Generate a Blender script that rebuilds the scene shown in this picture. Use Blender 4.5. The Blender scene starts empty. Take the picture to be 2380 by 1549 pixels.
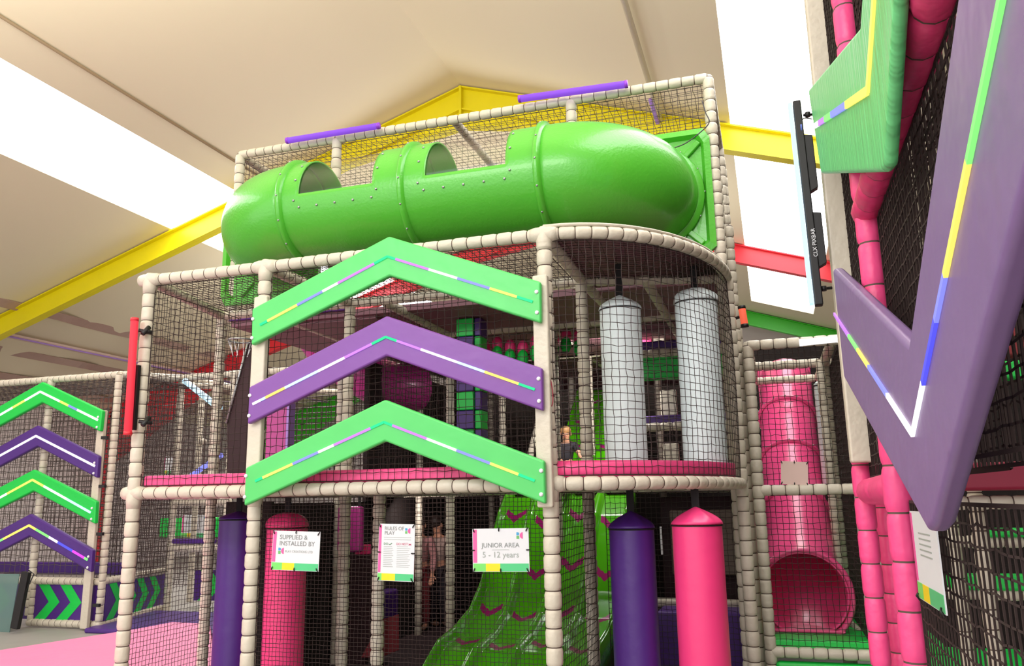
import bpy, bmesh, math, random
from mathutils import Vector, Matrix, noise
random.seed(7)
sc = bpy.context.scene
W, H = 2380, 1549
CX, CY, FPX, EYE = 1190.0, 774.5, 1880.0, 1.6

# ------------------------------------------------------------------ camera
dY = Vector((1800 - CX, CY - 1152, FPX))
dZ = Vector((1040 - CX, -((1040 - CX) * dY.x + FPX * FPX) / dY.y, FPX))
dY.normalize(); dZ.normalize()
dX = dY.cross(dZ)
if dX.x < 0: dX = -dX
right = Vector((dX.x, dY.x, dZ.x)); up = Vector((dX.y, dY.y, dZ.y)); fwd = Vector((dX.z, dY.z, dZ.z))
cam_d = bpy.data.cameras.new('camera'); cam = bpy.data.objects.new('camera', cam_d)
sc.collection.objects.link(cam)
cam.matrix_world = Matrix(((right.x, up.x, -fwd.x, 0), (right.y, up.y, -fwd.y, 0), (right.z, up.z, -fwd.z, EYE), (0, 0, 0, 1)))
cam_d.sensor_width = 36; cam_d.lens = FPX * 36 / W; cam_d.clip_start = 0.02; cam_d.clip_end = 200
sc.camera = cam
# ------------------------------------------------------------------ world, lights, exposure
sc.view_settings.view_transform = 'Standard'; sc.view_settings.look = 'None'
sc.view_settings.gamma = 1; sc.view_settings.use_curve_mapping = False
sc.view_settings.exposure = 0.47
w = bpy.data.worlds.new('sky'); sc.world = w; w.use_nodes = True
bg = w.node_tree.nodes['Background']; bg.inputs[0].default_value = (1, 0.985, 0.97, 1); bg.inputs[1].default_value = 1.55

def area(name, loc, rot, sx, sy, power, col=(1, 1, 1)):
    l = bpy.data.lights.new(name, 'AREA'); l.shape = 'RECTANGLE'; l.size = sx; l.size_y = sy; l.energy = power; l.color = col
    o = bpy.data.objects.new(name, l); sc.collection.objects.link(o); o.location = loc; o.rotation_euler = rot
    return o
# added fill lights without fixtures: behind the camera, under the roof, inside the frames
area('hall_flood', (-3.0, -2.5, 6.0), (math.radians(62), 0, math.radians(5)), 6, 1.5, 190, (1, .98, .95))  # unseen fill added to brighten the tower front
area('roof_uplight', (-3.6, 4.0, 5.3), (math.radians(180), 0, 0), 9, 2, 250, (1, .99, .88))  # added only to brighten the near roof lining
area('roof_uplight_far', (-5.5, 15.0, 4.4), (math.radians(180), 0, 0), 9, 3, 170, (1, .97, .9))  # added to lift the lower and far roof lining
area('maze_lamp', (-1.7, 8.2, 3.2), (math.radians(30), 0, 0), .8, .3, 28, (1, .95, .9))  # added to light the upper slide and the child
area('lower_maze_lamp', (-4.0, 8.95, 1.6), (math.radians(32), 0, 0), .4, .15, 4.5, (1, .9, .85))  # weak light added so the two standing people show
area('court_lamp', (-9.3, 14.0, 4.6), (0, 0, 0), 5, 5, 260, (1, .97, .95))  # added area light over the court, no fixture

# ------------------------------------------------------------------ back-projection helpers (pixel of the photo -> point on a real plane)
def ray(px, py):
    return right * (px - CX) + up * (CY - py) + fwd * FPX
def PY(px, py, Y):
    d = ray(px, py); t = Y / d.y; return Vector((d.x * t, Y, d.z * t + EYE))
def PXp(px, py, X):
    d = ray(px, py); t = X / d.x; return Vector((X, d.y * t, d.z * t + EYE))
def PZ(px, py, Z):
    d = ray(px, py); t = (Z - EYE) / d.z; return Vector((d.x * t, d.y * t, Z))

# ------------------------------------------------------------------ materials
def mat(name, col, rough=.5, nscale=6, nvar=.06, bump=0.0, bscale=30, bmap=None, spec=.5, emit=None, estr=0, metal=0, alpha=1, coat=0, col2=None):
    m = bpy.data.materials.new(name); m.use_nodes = True
    nt = m.node_tree; b = nt.nodes['Principled BSDF']
    b.inputs['Roughness'].default_value = rough; b.inputs['Metallic'].default_value = metal
    b.inputs['Specular IOR Level'].default_value = spec
    b.inputs['Coat Weight'].default_value = coat; b.inputs['Coat Roughness'].default_value = .12
    tc = nt.nodes.new('ShaderNodeTexCoord')
    n = nt.nodes.new('ShaderNodeTexNoise'); n.inputs['Scale'].default_value = nscale; n.inputs['Detail'].default_value = 3
    nt.links.new(tc.outputs['Object'], n.inputs['Vector'])
    mx = nt.nodes.new('ShaderNodeMix'); mx.data_type = 'RGBA'
    c2 = col2 or tuple(max(0, c * (1 - nvar * 2)) for c in col)
    mx.inputs['A'].default_value = (*c2, 1); mx.inputs['B'].default_value = (*col, 1)
    nt.links.new(n.outputs['Fac'], mx.inputs['Factor']); nt.links.new(mx.outputs['Result'], b.inputs['Base Color'])
    if bump:
        n2 = nt.nodes.new('ShaderNodeTexNoise'); n2.inputs['Scale'].default_value = bscale; n2.inputs['Detail'].default_value = 2
        if bmap:
            mpn = nt.nodes.new('ShaderNodeMapping'); mpn.inputs['Scale'].default_value = bmap; nt.links.new(tc.outputs['Object'], mpn.inputs['Vector']); nt.links.new(mpn.outputs[0], n2.inputs['Vector'])
        else: nt.links.new(tc.outputs['Object'], n2.inputs['Vector'])
        bp = nt.nodes.new('ShaderNodeBump'); bp.inputs['Strength'].default_value = bump; bp.inputs['Distance'].default_value = .02
        nt.links.new(n2.outputs['Fac'], bp.inputs['Height']); nt.links.new(bp.outputs['Normal'], b.inputs['Normal'])
    if emit:
        b.inputs['Emission Color'].default_value = (*emit, 1); b.inputs['Emission Strength'].default_value = estr
    if alpha < 1:
        b.inputs['Alpha'].default_value = alpha
    return m
def srgb(r, g, b):
    f = lambda c: c / 255 / 12.92 if c / 255 <= .04045 else ((c / 255 + .055) / 1.055) ** 2.4
    return (f(r), f(g), f(b))

BEIGE = mat('beige_vinyl', srgb(212, 202, 184), .42, 9, .05, .25, 25)
TIE = mat('brown_tie', srgb(92, 74, 64), .7)
NETM = mat('net_cord', srgb(52, 36, 34), .8)
NETG = mat('net_cord_grey', srgb(95, 82, 78), .8)
PINK = mat('pink_vinyl', srgb(250, 78, 142), .4, 8, .05, .25, 20)
HOT = mat('hot_pink_vinyl', srgb(250, 64, 132), .35, 5, .05, .1, 12)
MATPINK = mat('pink_mat_vinyl', srgb(255, 138, 188), .5, 3, .04, .3, 5)
GREENV = mat('green_vinyl', srgb(84, 204, 104), .38, 4, .06, .2, 9)
GREENB = mat('bright_green_vinyl', srgb(20, 205, 75), .42, 6, .05, .2, 14)
PURPLE = mat('purple_vinyl', srgb(126, 72, 158), .38, 4, .06, .2, 9)
DPURPLE = mat('deep_purple_vinyl', srgb(78, 36, 128), .4, 6, .06, .2, 12)
TUBE = mat('green_moulded_plastic', srgb(82, 184, 50), .3, 3, .05, .12, 45, None, .5, coat=.25)
SLIDE = mat('green_gloss_fibreglass', srgb(78, 178, 12), .14, 3, .08, 0, 10, None, .6, coat=.7)
SLIDEMARK = mat('magenta_mark', srgb(150, 24, 100), .2, 3, .05, 0, 10, None, .6)
TPINK = mat('pink_moulded_plastic', srgb(248, 82, 145), .3, 3, .04, .06, 30, None, .5, coat=.4)
YEL = mat('yellow_steel_paint', srgb(240, 225, 10), .4, 3, .05)
REDP = mat('red_steel_paint', srgb(228, 45, 60), .4, 3, .05)
GRNP = mat('green_steel_paint', srgb(60, 205, 30), .4, 3, .05)
WHITEB = mat('pale_blue_vinyl', srgb(238, 250, 252), .4, 5, .03, .2, 12)
BLACK = mat('black_plastic', srgb(26, 22, 24), .5, 5, .1)
STRAP = mat('black_webbing', srgb(20, 17, 20), .8, 60, .2)
DARK = mat('dark_vinyl', srgb(60, 30, 36), .7, 2, .2)
DWALL = mat('dark_mesh_banner', srgb(34, 22, 20), .85, 14, .25, .3, 60)  # dark tone of the backdrops stands in for unlit depth
MAUVE = mat('mauve_deck_board', srgb(136, 88, 100), .55, 2, .12)
BOLT = mat('white_bolt_cap', srgb(235, 235, 240), .3, 5, .02)
STEEL = mat('galvanised_steel', srgb(180, 182, 184), .35, 20, .1, metal=.7)
GREYFL = mat('grey_floor', srgb(165, 160, 155), .5, 4, .08)
SIGNW = mat('sign_white', srgb(222, 222, 226), .5, 3, .015, .1, 8)
SPINK = mat('sign_pink', srgb(245, 95, 165), .35)
SLIME = mat('sign_lime', srgb(120, 220, 105), .35)
SYEL = mat('sign_yellow', srgb(250, 220, 20), .35)
SGRN = mat('sign_green', srgb(80, 200, 130), .35)
SBLUE = mat('sign_blue', srgb(70, 160, 210), .35)
SMAG = mat('sign_magenta', srgb(235, 90, 160), .35)
SMG = mat('sign_mid_green', srgb(110, 185, 105), .35)
TXT = mat('sign_grey_ink', srgb(138, 142, 140), .5)
TXL = mat('sign_pale_ink', srgb(165, 172, 166), .5)
TXG = mat('sign_green_ink', srgb(30, 125, 65), .5)
TXP = mat('sign_pink_ink', srgb(200, 40, 100), .5)
SKIN = mat('skin', srgb(222, 160, 130), .5, 8, .05)
HAIRB = mat('blond_hair', srgb(190, 140, 90), .6, 40, .2)
HAIRD = mat('dark_hair', srgb(45, 30, 25), .6, 40, .2)
CL_BLACK = mat('black_cotton', srgb(38, 32, 42), .8, 20, .1)
CL_KHAKI = mat('khaki_cotton', srgb(130, 110, 60), .8, 20, .15)
CL_ROSE = mat('rose_cotton', srgb(200, 140, 140), .8, 20, .1)
CL_RED = mat('dark_red_cotton', srgb(150, 50, 60), .8, 20, .1)
CL_BEIGE = mat('beige_cotton', srgb(190, 160, 150), .8, 20, .1)
EYEM = mat('eye_dark', srgb(20, 15, 15), .3)
LIP = mat('lips', srgb(190, 90, 90), .5)

def emis(name, col, s):
    return mat(name, tuple(min(1, c * .35) for c in col), .5, 5, 0, emit=col, estr=s * (.62 if s < 1.7 else 1), spec=.2)
E_WHITE = emis('led_white', (1, .98, 1), 1.3)
E_BLUE = emis('led_blue', srgb(140, 145, 245), 1.1)
E_VIO = emis('led_violet', srgb(200, 130, 250), 1.05)
E_YEL = emis('led_yellow', srgb(255, 235, 110), 1.15)
E_GRN = emis('led_green', srgb(40, 225, 150), 1.0)
E_LGRN = emis('led_lime', srgb(140, 255, 130), 1.1)
E_CYAN = emis('led_cyan', srgb(190, 232, 255), 1.35)
E_DBLUE = emis('led_deep_blue', srgb(90, 90, 250), 1.1)
E_MAG = emis('led_magenta', srgb(235, 80, 240), 1.1)
E_PTUBE = emis('tube_lamp_purple', srgb(150, 85, 240), .75)
E_RTUBE = emis('tube_lamp_red', srgb(250, 62, 80), .75)
E_OTUBE = emis('tube_lamp_orange', srgb(255, 110, 80), .8)
E_SKY = emis('skylight_sheet_glow', (1, 1, 1), 3.2)
E_AMB = emis('amber_lamp', srgb(255, 190, 30), 1.6)

# ------------------------------------------------------------------ mesh builder
class MB:
    def __init__(s): s.v = []; s.f = []; s.m = []
    def add(s, vs, fs, mi=0):
        o = len(s.v); s.v += [tuple(v) for v in vs]
        for f in fs: s.f.append([i + o for i in f]); s.m.append(mi)
        return s
    def box(s, a, b, mi=0):
        (x0, y0, z0), (x1, y1, z1) = a, b
        vs = [(x0, y0, z0), (x1, y0, z0), (x1, y1, z0), (x0, y1, z0), (x0, y0, z1), (x1, y0, z1), (x1, y1, z1), (x0, y1, z1)]
        return s.add(vs, [(0, 3, 2, 1), (4, 5, 6, 7), (0, 1, 5, 4), (1, 2, 6, 5), (2, 3, 7, 6), (3, 0, 4, 7)], mi)
    def beam(s, p, q, wd, ht, upv=(0, 0, 1), mi=0):
        p = Vector(p); q = Vector(q); t = (q - p).normalized(); u = Vector(upv); sd = t.cross(u).normalized(); u = sd.cross(t).normalized()
        vs = []
        for c in (p, q):
            for a, b in ((-1, -1), (1, -1), (1, 1), (-1, 1)): vs.append(c + sd * a * wd / 2 + u * b * ht / 2)
        return s.add(vs, [(0, 1, 2, 3), (7, 6, 5, 4), (0, 4, 5, 1), (1, 5, 6, 2), (2, 6, 7, 3), (3, 7, 4, 0)], mi)
    def prism(s, poly, off, mi=0):
        n = len(poly); off = Vector(off); vs = [Vector(p) for p in poly] + [Vector(p) + off for p in poly]
        fs = [list(range(n)), list(range(2 * n - 1, n - 1, -1))] + [[i, i + n, (i + 1) % n + n, (i + 1) % n] for i in range(n)]
        return s.add(vs, fs, mi)
    def rings(s, rings, mats=None, cap=True, closed=True, mi=0):
        o = len(s.v); n = len(rings[0])
        for r in rings: s.v += [tuple(p) for p in r]
        for i in range(len(rings) - 1):
            mm = mats[i] if mats else mi
            for j in range(n if closed else n - 1):
                k = (j + 1) % n
                s.f.append([o + i * n + j, o + i * n + k, o + (i + 1) * n + k, o + (i + 1) * n + j]); s.m.append(mm)
        if cap:
            s.f.append([o + j for j in range(n)][::-1]); s.m.append(mi)
            s.f.append([o + (len(rings) - 1) * n + j for j in range(n)]); s.m.append(mi)
        return s
    def tube(s, pts, r, n=10, mi=0, cap=True):
        pts = [Vector(p) for p in pts]; rr = r if isinstance(r, (list, tuple)) else [r] * len(pts)
        fr = frames(pts)
        return s.rings([[c + (u * math.cos(2 * math.pi * j / n) + v * math.sin(2 * math.pi * j / n)) * rr[i] for j in range(n)] for i, (c, u, v) in enumerate(fr)], cap=cap, mi=mi)
def frames(pts):
    out = []; u = None
    for i, p in enumerate(pts):
        t = (pts[min(i + 1, len(pts) - 1)] - pts[max(i - 1, 0)]).normalized()
        if u is None:
            a = Vector((0, 0, 1)) if abs(t.z) < .9 else Vector((0, 1, 0)); u = t.cross(a).normalized()
        else:
            u = (u - t * u.dot(t)).normalized()
        out.append((p, u, t.cross(u)))
    return out
def build(name, mb, mats, parent=None, smooth=False, bevel=0, seg=2):
    me = bpy.data.meshes.new(name); me.from_pydata(mb.v, [], mb.f); 
    ms = mats if isinstance(mats, (list, tuple)) else [mats]
    for m in ms: me.materials.append(m)
    if len(ms) > 1: me.polygons.foreach_set('material_index', mb.m)
    if smooth: me.polygons.foreach_set('use_smooth', [True] * len(me.polygons))
    bm = bmesh.new(); bm.from_mesh(me); bmesh.ops.recalc_face_normals(bm, faces=bm.faces); bm.to_mesh(me); bm.free()
    me.update()
    o = bpy.data.objects.new(name, me); sc.collection.objects.link(o)
    if parent:
        o.parent = parent; pm = Matrix.Translation(parent.location)
        gp = parent.parent
        if gp: pm = Matrix.Translation(gp.location) if parent.type != 'EMPTY' else pm
        o.matrix_parent_inverse = Matrix.Identity(4) if parent.type != 'EMPTY' else Matrix.Translation(-parent.location)
    if bevel:
        b = o.modifiers.new('bevel', 'BEVEL'); b.width = bevel; b.segments = seg; b.limit_method = 'ANGLE'
        if smooth is False: me.polygons.foreach_set('use_smooth', [True] * len(me.polygons)); b.harden_normals = True
    return o
def tag(o, label=None, cat=None, group=None, kind=None):
    if label: o['label'] = label
    if cat: o['category'] = cat
    if group: o['group'] = group
    if kind: o['kind'] = kind
    return o
def thing(name, label, cat, loc, group=None):
    o = bpy.data.objects.new(name, None); sc.collection.objects.link(o); o.location = loc; o.empty_display_size = .1
    return tag(o, label, cat, group)
def struct(name, mb, m, **k): return tag(build(name, mb, m, **k), kind='structure')

def resample(pts, step):
    pts = [Vector(p) for p in pts]; L = [0]
    for a, b in zip(pts, pts[1:]): L.append(L[-1] + (b - a).length)
    def at(s):
        s = max(0, min(L[-1], s))
        for i in range(len(pts) - 1):
            if s <= L[i + 1] + 1e-9: return pts[i].lerp(pts[i + 1], (s - L[i]) / max(1e-9, L[i + 1] - L[i]))
        return pts[-1]
    return at, L[-1]
def padtube(pts, r=.048, seg=.105, n=12, parent=None, name='upright_post', m=None, gap=.007, rnd=.04):
    at, L = resample(pts, seg); k = max(1, round(L / seg)); s0 = L / k
    cs, rs, ms = [], [], []
    for i in range(k):
        a = i * s0; q = 1 + random.uniform(-rnd, rnd)
        for t, rr in ((0, .86), (.06, .95), (.2, 1.01), (.5, 1.0), (.8, 1.01), (.94, .95)):
            cs.append(a + (t * (s0 - gap))); rs.append(r * rr * (q if .1 < t < .9 else 1)); ms.append(0)
        cs.append(a + s0 - gap); rs.append(r * .86); ms.append(1)
    cs.append(L); rs.append(r * .86)
    P = [at(c) for c in cs]; fr = frames(P); mb = MB()
    mb.rings([[c + (u * math.cos(2 * math.pi * j / n) + v * math.sin(2 * math.pi * j / n)) * rs[i] for j in range(n)] for i, (c, u, v) in enumerate(fr)], mats=ms)
    return build(name, mb, [m or BEIGE, TIE], parent, smooth=True)
def net(fn, nu, nv, parent, r=.0024, m=None, wob=.16, name='safety_net', label=None):
    """fn(u,v)->point; real knotted cords, a three-sided prism per cord"""
    off = random.random() * 50; P = []
    for i in range(nu + 1):
        row = []
        for j in range(nv + 1):
            du = wob * noise.noise(Vector((i * .9 + off, j * .9, 1))) + wob * .8 * (random.random() - .5); dv = wob * noise.noise(Vector((i * .9, j * .9 + off, 5))) + wob * .8 * (random.random() - .5)
            if i in (0, nu): du = 0
            if j in (0, nv): dv = 0
            row.append(Vector(fn((i + du) / nu, (j + dv) / nv)))
        P.append(row)
    mb = MB()
    nrm = ((P[-1][0] - P[0][0]).cross(P[0][-1] - P[0][0])).normalized()
    def strand(pts, rad=r):
        rg = []
        for k, c in enumerate(pts):
            t = (pts[min(k + 1, len(pts) - 1)] - pts[max(k - 1, 0)]); t.normalize(); s = t.cross(nrm); s.normalize()
            rg.append([c + nrm * rad, c - nrm * rad * .5 + s * rad * .87, c - nrm * rad * .5 - s * rad * .87])
        mb.rings(rg, cap=False)
    for i in range(nu + 1): strand(P[i], r * (1.7 if i in (0, nu) else 1))
    for j in range(nv + 1): strand([P[i][j] for i in range(nu + 1)], r * (1.7 if j in (0, nv) else 1))
    o = build(name, mb, m or NETM, parent)
    if label: o['label'] = label
    return o
def quadfn(a, b, c, d):  # a..b bottom, d..c top
    a, b, c, d = map(Vector, (a, b, c, d))
    return lambda u, v: a.lerp(b, u).lerp(d.lerp(c, u), v)
def netquad(a, b, c, d, cell, parent, **k):
    a, b, c, d = map(Vector, (a, b, c, d))
    return net(quadfn(a, b, c, d), max(2, round((b - a).length / cell)), max(2, round((d - a).length / cell)), parent, **k)
def netXZ(x0, x1, z0, z1, Y, cell, parent, **k): return netquad((x0, Y, z0), (x1, Y, z0), (x1, Y, z1), (x0, Y, z1), cell, parent, **k)
def netYZ(X, y0, y1, z0, z1, cell, parent, **k): return netquad((X, y0, z0), (X, y1, z0), (X, y1, z1), (X, y0, z1), cell, parent, **k)
def netXY(x0, x1, y0, y1, Z, cell, parent, **k): return netquad((x0, y0, Z), (x1, y0, Z), (x1, y1, Z), (x0, y1, Z), cell, parent, **k)
def post(x, y, z0, z1, parent, r=.048, m=None, seg=.105): return padtube([(x, y, z0), (x, y, z1)], r, seg, parent=parent, name='upright_post', m=m)
def bar(a, b, parent, r=.043, m=None, seg=.105): return padtube([a, b], r, seg, parent=parent, name='crossbar', m=m)
def boxpart(name, a, b, m, parent, bevel=.012): return build(name, MB().box(a, b), m, parent, bevel=bevel)

# ------------------------------------------------------------------ hall: floor, roof, walls, portal frames
RX, RZ, SL = -4.6, 8.6, .325
def rz(x): return RZ - SL * abs(x - RX)
XL, XR, YN, YE = -18.1, 8.4, -1.5, 27.0
ROOF = mat('roof_lining', srgb(238, 230, 200), .6, .25, .03, .15, .5, col2=srgb(236, 222, 194))
WALLM = mat('wall_sheeting', srgb(214, 204, 204), .6, 2, .05)
SKYM = bpy.data.materials.new('translucent_skylight_sheet'); SKYM.use_nodes = True
nt = SKYM.node_tree; b = nt.nodes['Principled BSDF']; tc = nt.nodes.new('ShaderNodeTexCoord'); wv = nt.nodes.new('ShaderNodeTexWave')
wv.bands_direction = 'Y'; wv.inputs['Scale'].default_value = 4; nt.links.new(tc.outputs['Object'], wv.inputs['Vector'])
mr = nt.nodes.new('ShaderNodeMapRange'); mr.inputs['To Min'].default_value = 3.4; mr.inputs['To Max'].default_value = 3.9
nt.links.new(wv.outputs['Fac'], mr.inputs['Value']); nt.links.new(mr.outputs['Result'], b.inputs['Emission Strength'])
b.inputs['Emission Color'].default_value = (1, 1, 1, 1); b.inputs['Base Color'].default_value = (.9, .9, .9, 1)

struct('floor', MB().box((XL - .3, -8, -.1), (XR + .3, YE + .3, 0)), GREYFL)
def roofslab(x0, x1, y0, y1, m, name, t=.12, dz=0):
    mb = MB(); vs = [(x0, y0, rz(x0) + dz), (x1, y0, rz(x1) + dz), (x1, y1, rz(x1) + dz), (x0, y1, rz(x0) + dz)]
    return mb.prism(vs, (0, 0, t))
SKL = (-10.45, -8.93, 1.5, 23.6); SKR = (-.21, 1.45, 2.5, 24.0)
mb = MB()
for x0, x1 in ((XL, SKL[0]), (SKL[1], RX), (RX, SKR[0]), (SKR[1], XR)):
    mb.add(roofslab(x0, x1, YN, YE, None, '').v, roofslab(x0, x1, YN, YE, None, '').f)
for x0, x1, a, b_ in (SKL, SKR):
    for y0, y1 in ((YN, a), (b_, YE)):
        q = roofslab(x0, x1, y0, y1, None, ''); mb.add(q.v, q.f)
struct('ceiling', mb, ROOF)
for i, (x0, x1, a, b_) in enumerate((SKL, SKR)):
    o = struct('window_%d' % (i + 1), roofslab(x0, x1, a, b_, None, '', t=.02, dz=.06), SKYM)
struct('wall_left', MB().box((XL - .15, YN, 0), (XL, YE, rz(XL) + .1)), WALLM)
struct('wall_right', MB().box((XR, YN, 0), (XR + .15, YE, rz(XR) + .1)), WALLM)
mb = MB().prism([(XL, YE, 0), (XR, YE, 0), (XR, YE, rz(XR)), (RX, YE, RZ), (XL, YE, rz(XL))], (0, .2, 0)); struct('wall_back', mb, WALLM)
# portal frames
def portal(Y, m, label, eaves=True):
    t = thing('portal_frame', label, 'roof frame', (RX, Y, 0))
    for s, xe in ((-1, -17.75), (1, 8.1)):
        p = Vector((RX, Y, RZ - .02)); q = Vector((xe, Y, rz(xe) - .02)); d = Vector((0, 0, 1))
        mb = MB(); D = .44
        a = [p, q, q - d * D, p - d * D]
        mb.prism([v + Vector((0, -.008, 0)) for v in a], (0, .016, 0))
        nrm = (q - p).cross(Vector((0, 1, 0))).normalized()
        for off in (.015, D - .015): mb.beam(p - d * off, q - d * off, .2, .025, upv=(0, 0, 1))
        build('rafter', mb, m, t)
        hx = RX + s * 2.1                                   # haunch under the apex
        mb = MB(); z0 = RZ - D
        mb.prism([(RX, Y - .012, z0), (hx, Y - .012, rz(hx) - D), (RX, Y - .012, z0 - .32)], (0, .024, 0)); mb.beam((RX, Y, z0 - .32), (hx, Y, rz(hx) - D - .01), .2, .02)
        build('apex_haunch', mb, m, t)
        hx = xe - s * 4.2; mb = MB()
        if eaves: mb.prism([(xe, Y - .012, rz(xe) - D), (hx, Y - .012, rz(hx) - D), (xe, Y - .012, rz(xe) - D - 1.2)], (0, .024, 0))
        if eaves: mb.beam((hx, Y, rz(hx) - D), (xe, Y, rz(xe) - D - 1.2), .2, .02); build('eaves_haunch', mb, m, t)
        mb = MB(); zt = rz(xe) - .1
        mb.box((xe - .2, Y - .1, 0), (xe - .18, Y + .1, zt)).box((xe + .18, Y - .1, 0), (xe + .2, Y + .1, zt)).box((xe - .2, Y - .008, 0), (xe + .2, Y + .008, zt)); build('column', mb, m, t)
    build('apex_plate', MB().box((RX - .02, Y - .12, RZ - .8), (RX + .02, Y + .12, RZ - .03)), m, t)
portal(12.0, YEL, 'yellow painted steel roof frame nearest the camera, crossing above the green tube', False)
portal(18.4, REDP, 'red painted steel roof frame behind the yellow one')
portal(25.5, GRNP, 'green painted steel roof frame farthest back near the end wall')
def pipe(name, pts, r, m, label, cat): return tag(build(name, MB().tube(pts, r), m, smooth=True), label, cat)
SEAM = mat('purlin_bronze', srgb(150, 128, 98), .5)
LILAC = mat('lilac_conduit', srgb(178, 140, 225), .5)
struct('trim_1', MB().tube([(-8.36, 2, rz(-8.36) - .03), (-8.36, 26, rz(-8.36) - .03)], .022), SEAM, smooth=True)
t = thing('hanging_conduit', 'pale cream conduit with lilac flex running under the right roof slope', 'pipe', (-1.26, 4, 7.3))
build('pipe', MB().tube([(-1.26, 2, rz(-1.26) - .1), (-1.26, 13, rz(-1.26) - .1)], .04), BEIGE, t, smooth=True)
build('flex', MB().tube([(-1.31, 11.2, rz(-1.26) - .13), (-1.31, 15, rz(-1.26) - .13)], .03), LILAC, t, smooth=True)
t = thing('eaves_purlin', 'pink beige eaves purlin with lilac lower edge under the left roof slope', 'beam', (-15, 12, 5))
build('rail', MB().beam((-15, 6, 5.13), (-15, 26, 5.13), .12, .08), mat('purlin_pink', srgb(225, 200, 190), .5), t)
build('flex', MB().tube([(-14.93, 6, 5.1), (-14.93, 26, 5.1)], .018), LILAC, t, smooth=True)
# wavy lining hems on the left slope, seam shadow put into their darker colour
HEM = mat('lining_hem', srgb(190, 160, 148), .7)
for k, (x, ph) in enumerate(((-13.9, 0), (-15.6, 1.3), (-16.7, 2.2), (-17.1, 3.1))):
    mb = MB(); top, bot = [], []
    for i in range(81):
        y = 10.5 + i * .2; wv_ = .10 * math.sin(y * 2.1 + ph) + .05 * math.sin(y * 5 + ph)
        top.append((x + wv_ * .6, y, rz(x) - .012 - wv_ * .15)); bot.append((x - .22 + wv_, y, rz(x - .22) - .05 - wv_ * .2))
    n = len(top); mb.add(top + bot, [(i, i + 1, n + i + 1, n + i) for i in range(n - 1)])
    o = build('lining_hem', mb, HEM); o.modifiers.new('s', 'SOLIDIFY').thickness = .01
    tag(o, ['wavy beige lining seam on the left roof slope, highest of the four', 'wavy beige lining seam just below the eaves purlin', 'wavy beige lining seam low on the left slope, third down', 'lowest wavy beige lining seam by the left wall'][k], 'fabric seam', 'lining seams on the left slope')

# ------------------------------------------------------------------ front play tower
YF = 4.9; ZD = 1.69; ZT = 3.3
XA, XB, XC = -4.45, -3.42, -1.31
YR = 6.12
T = thing('play_tower', 'large beige padded climbing frame with bowed net bay in the middle', 'play frame', (-2.6, YF, 0))
ell = []
for i in range(15):
    a = math.pi / 2 * i / 14
    ell.append((-1.31 + 1.08 * math.sin(a), 4.9 + 1.55 * (1 - math.cos(a))))
XD, YD = ell[-1]
for x in (XA, XB, XC): post(x, YF, 0, ZT, T, r=.05 if x != XC else .052)
post(XD, YD, 0, ZT, T)
for x, y in ((-4.72, YR), (-3.4, YR), (-1.33, 6.07)): post(x, y, 0, ZT, T)
post(-2.9, 5.75, 0, ZD, T); 
bar((XA, YF, ZT), (XB, YF, ZT), T); bar((XB, YF, ZT), (XC, YF, ZT), T)
bar((XA, YF, ZD), (XB, YF, ZD), T); bar((XB, YF, ZD), (XC, YF, ZD), T)
for z in (ZT, ZD):
    padtube([(x, y, z) for x, y in ell], .043, .105, parent=T, name='crossbar')
    bar((XA, YF, z), (-4.72, YR, z), T); bar((XB, YF, z), (-3.4, YR, z), T); bar((XC, YF, z), (-1.33, 6.07, z), T)
    bar((-4.72, YR, z), (-3.4, YR, z), T); bar((-3.4, YR, z), (-1.33, YR, z), T); bar((-1.33, YR, z - .0), (XD, YD, z), T)
build('rail_edging', MB().tube([(x, y - .02, ZT + .05) for x, y in ell], .012, 8), BEIGE, T, smooth=True)
# nets
CU = .05
netXZ(XA + .05, XB - .05, ZD + .05, ZT - .05, YF, CU, T); netXZ(XB + .05, XC - .05, ZD + .05, ZT - .05, YF, CU, T)
def bayfn(z0, z1):
    def f(u, v):
        a = math.pi / 2 * u; bow = .05 * math.sin(math.pi * v)
        return Vector((-1.31 + (1.08 + bow * .3) * math.sin(a), 4.9 + 1.55 * (1 - math.cos(a)) - bow * .6, z0 + (z1 - z0) * v))
    return f
net(bayfn(ZD + .05, ZT - .05), 38, 30, T)
netYZ(-4.5, YF + .05, YR - .05, ZD + .05, ZT - .05, CU, T)
netYZ(-4.5, YF + .05, YR - .05, 0.03, ZD - .05, .035, T, r=.002)
netXY(-4.6, -1.4, YF + .05, YR, ZT + .01, CU, T)
net(lambda u, v: Vector((-1.31 + 1.08 * math.sin(math.pi / 2 * u), 4.9 + 1.55 * (1 - math.cos(math.pi / 2 * u)), ZT)).lerp(Vector((-1.31 + 1.08 * u, 6.3, ZT)), v), 20, 24, T)
netXZ(XB + .05, XC - .05, .02, ZD - .05, YF, .027, T, r=.0018)
netXZ(-1.31, -.25, .02, ZD - .05, 6.6, .04, T, r=.002)
# the black inner net beside post C on the lower level (slide lane guard)
netYZ(-1.28, YF + .06, 6.0, .02, ZD - .05, .045, T, r=.0025)
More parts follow.
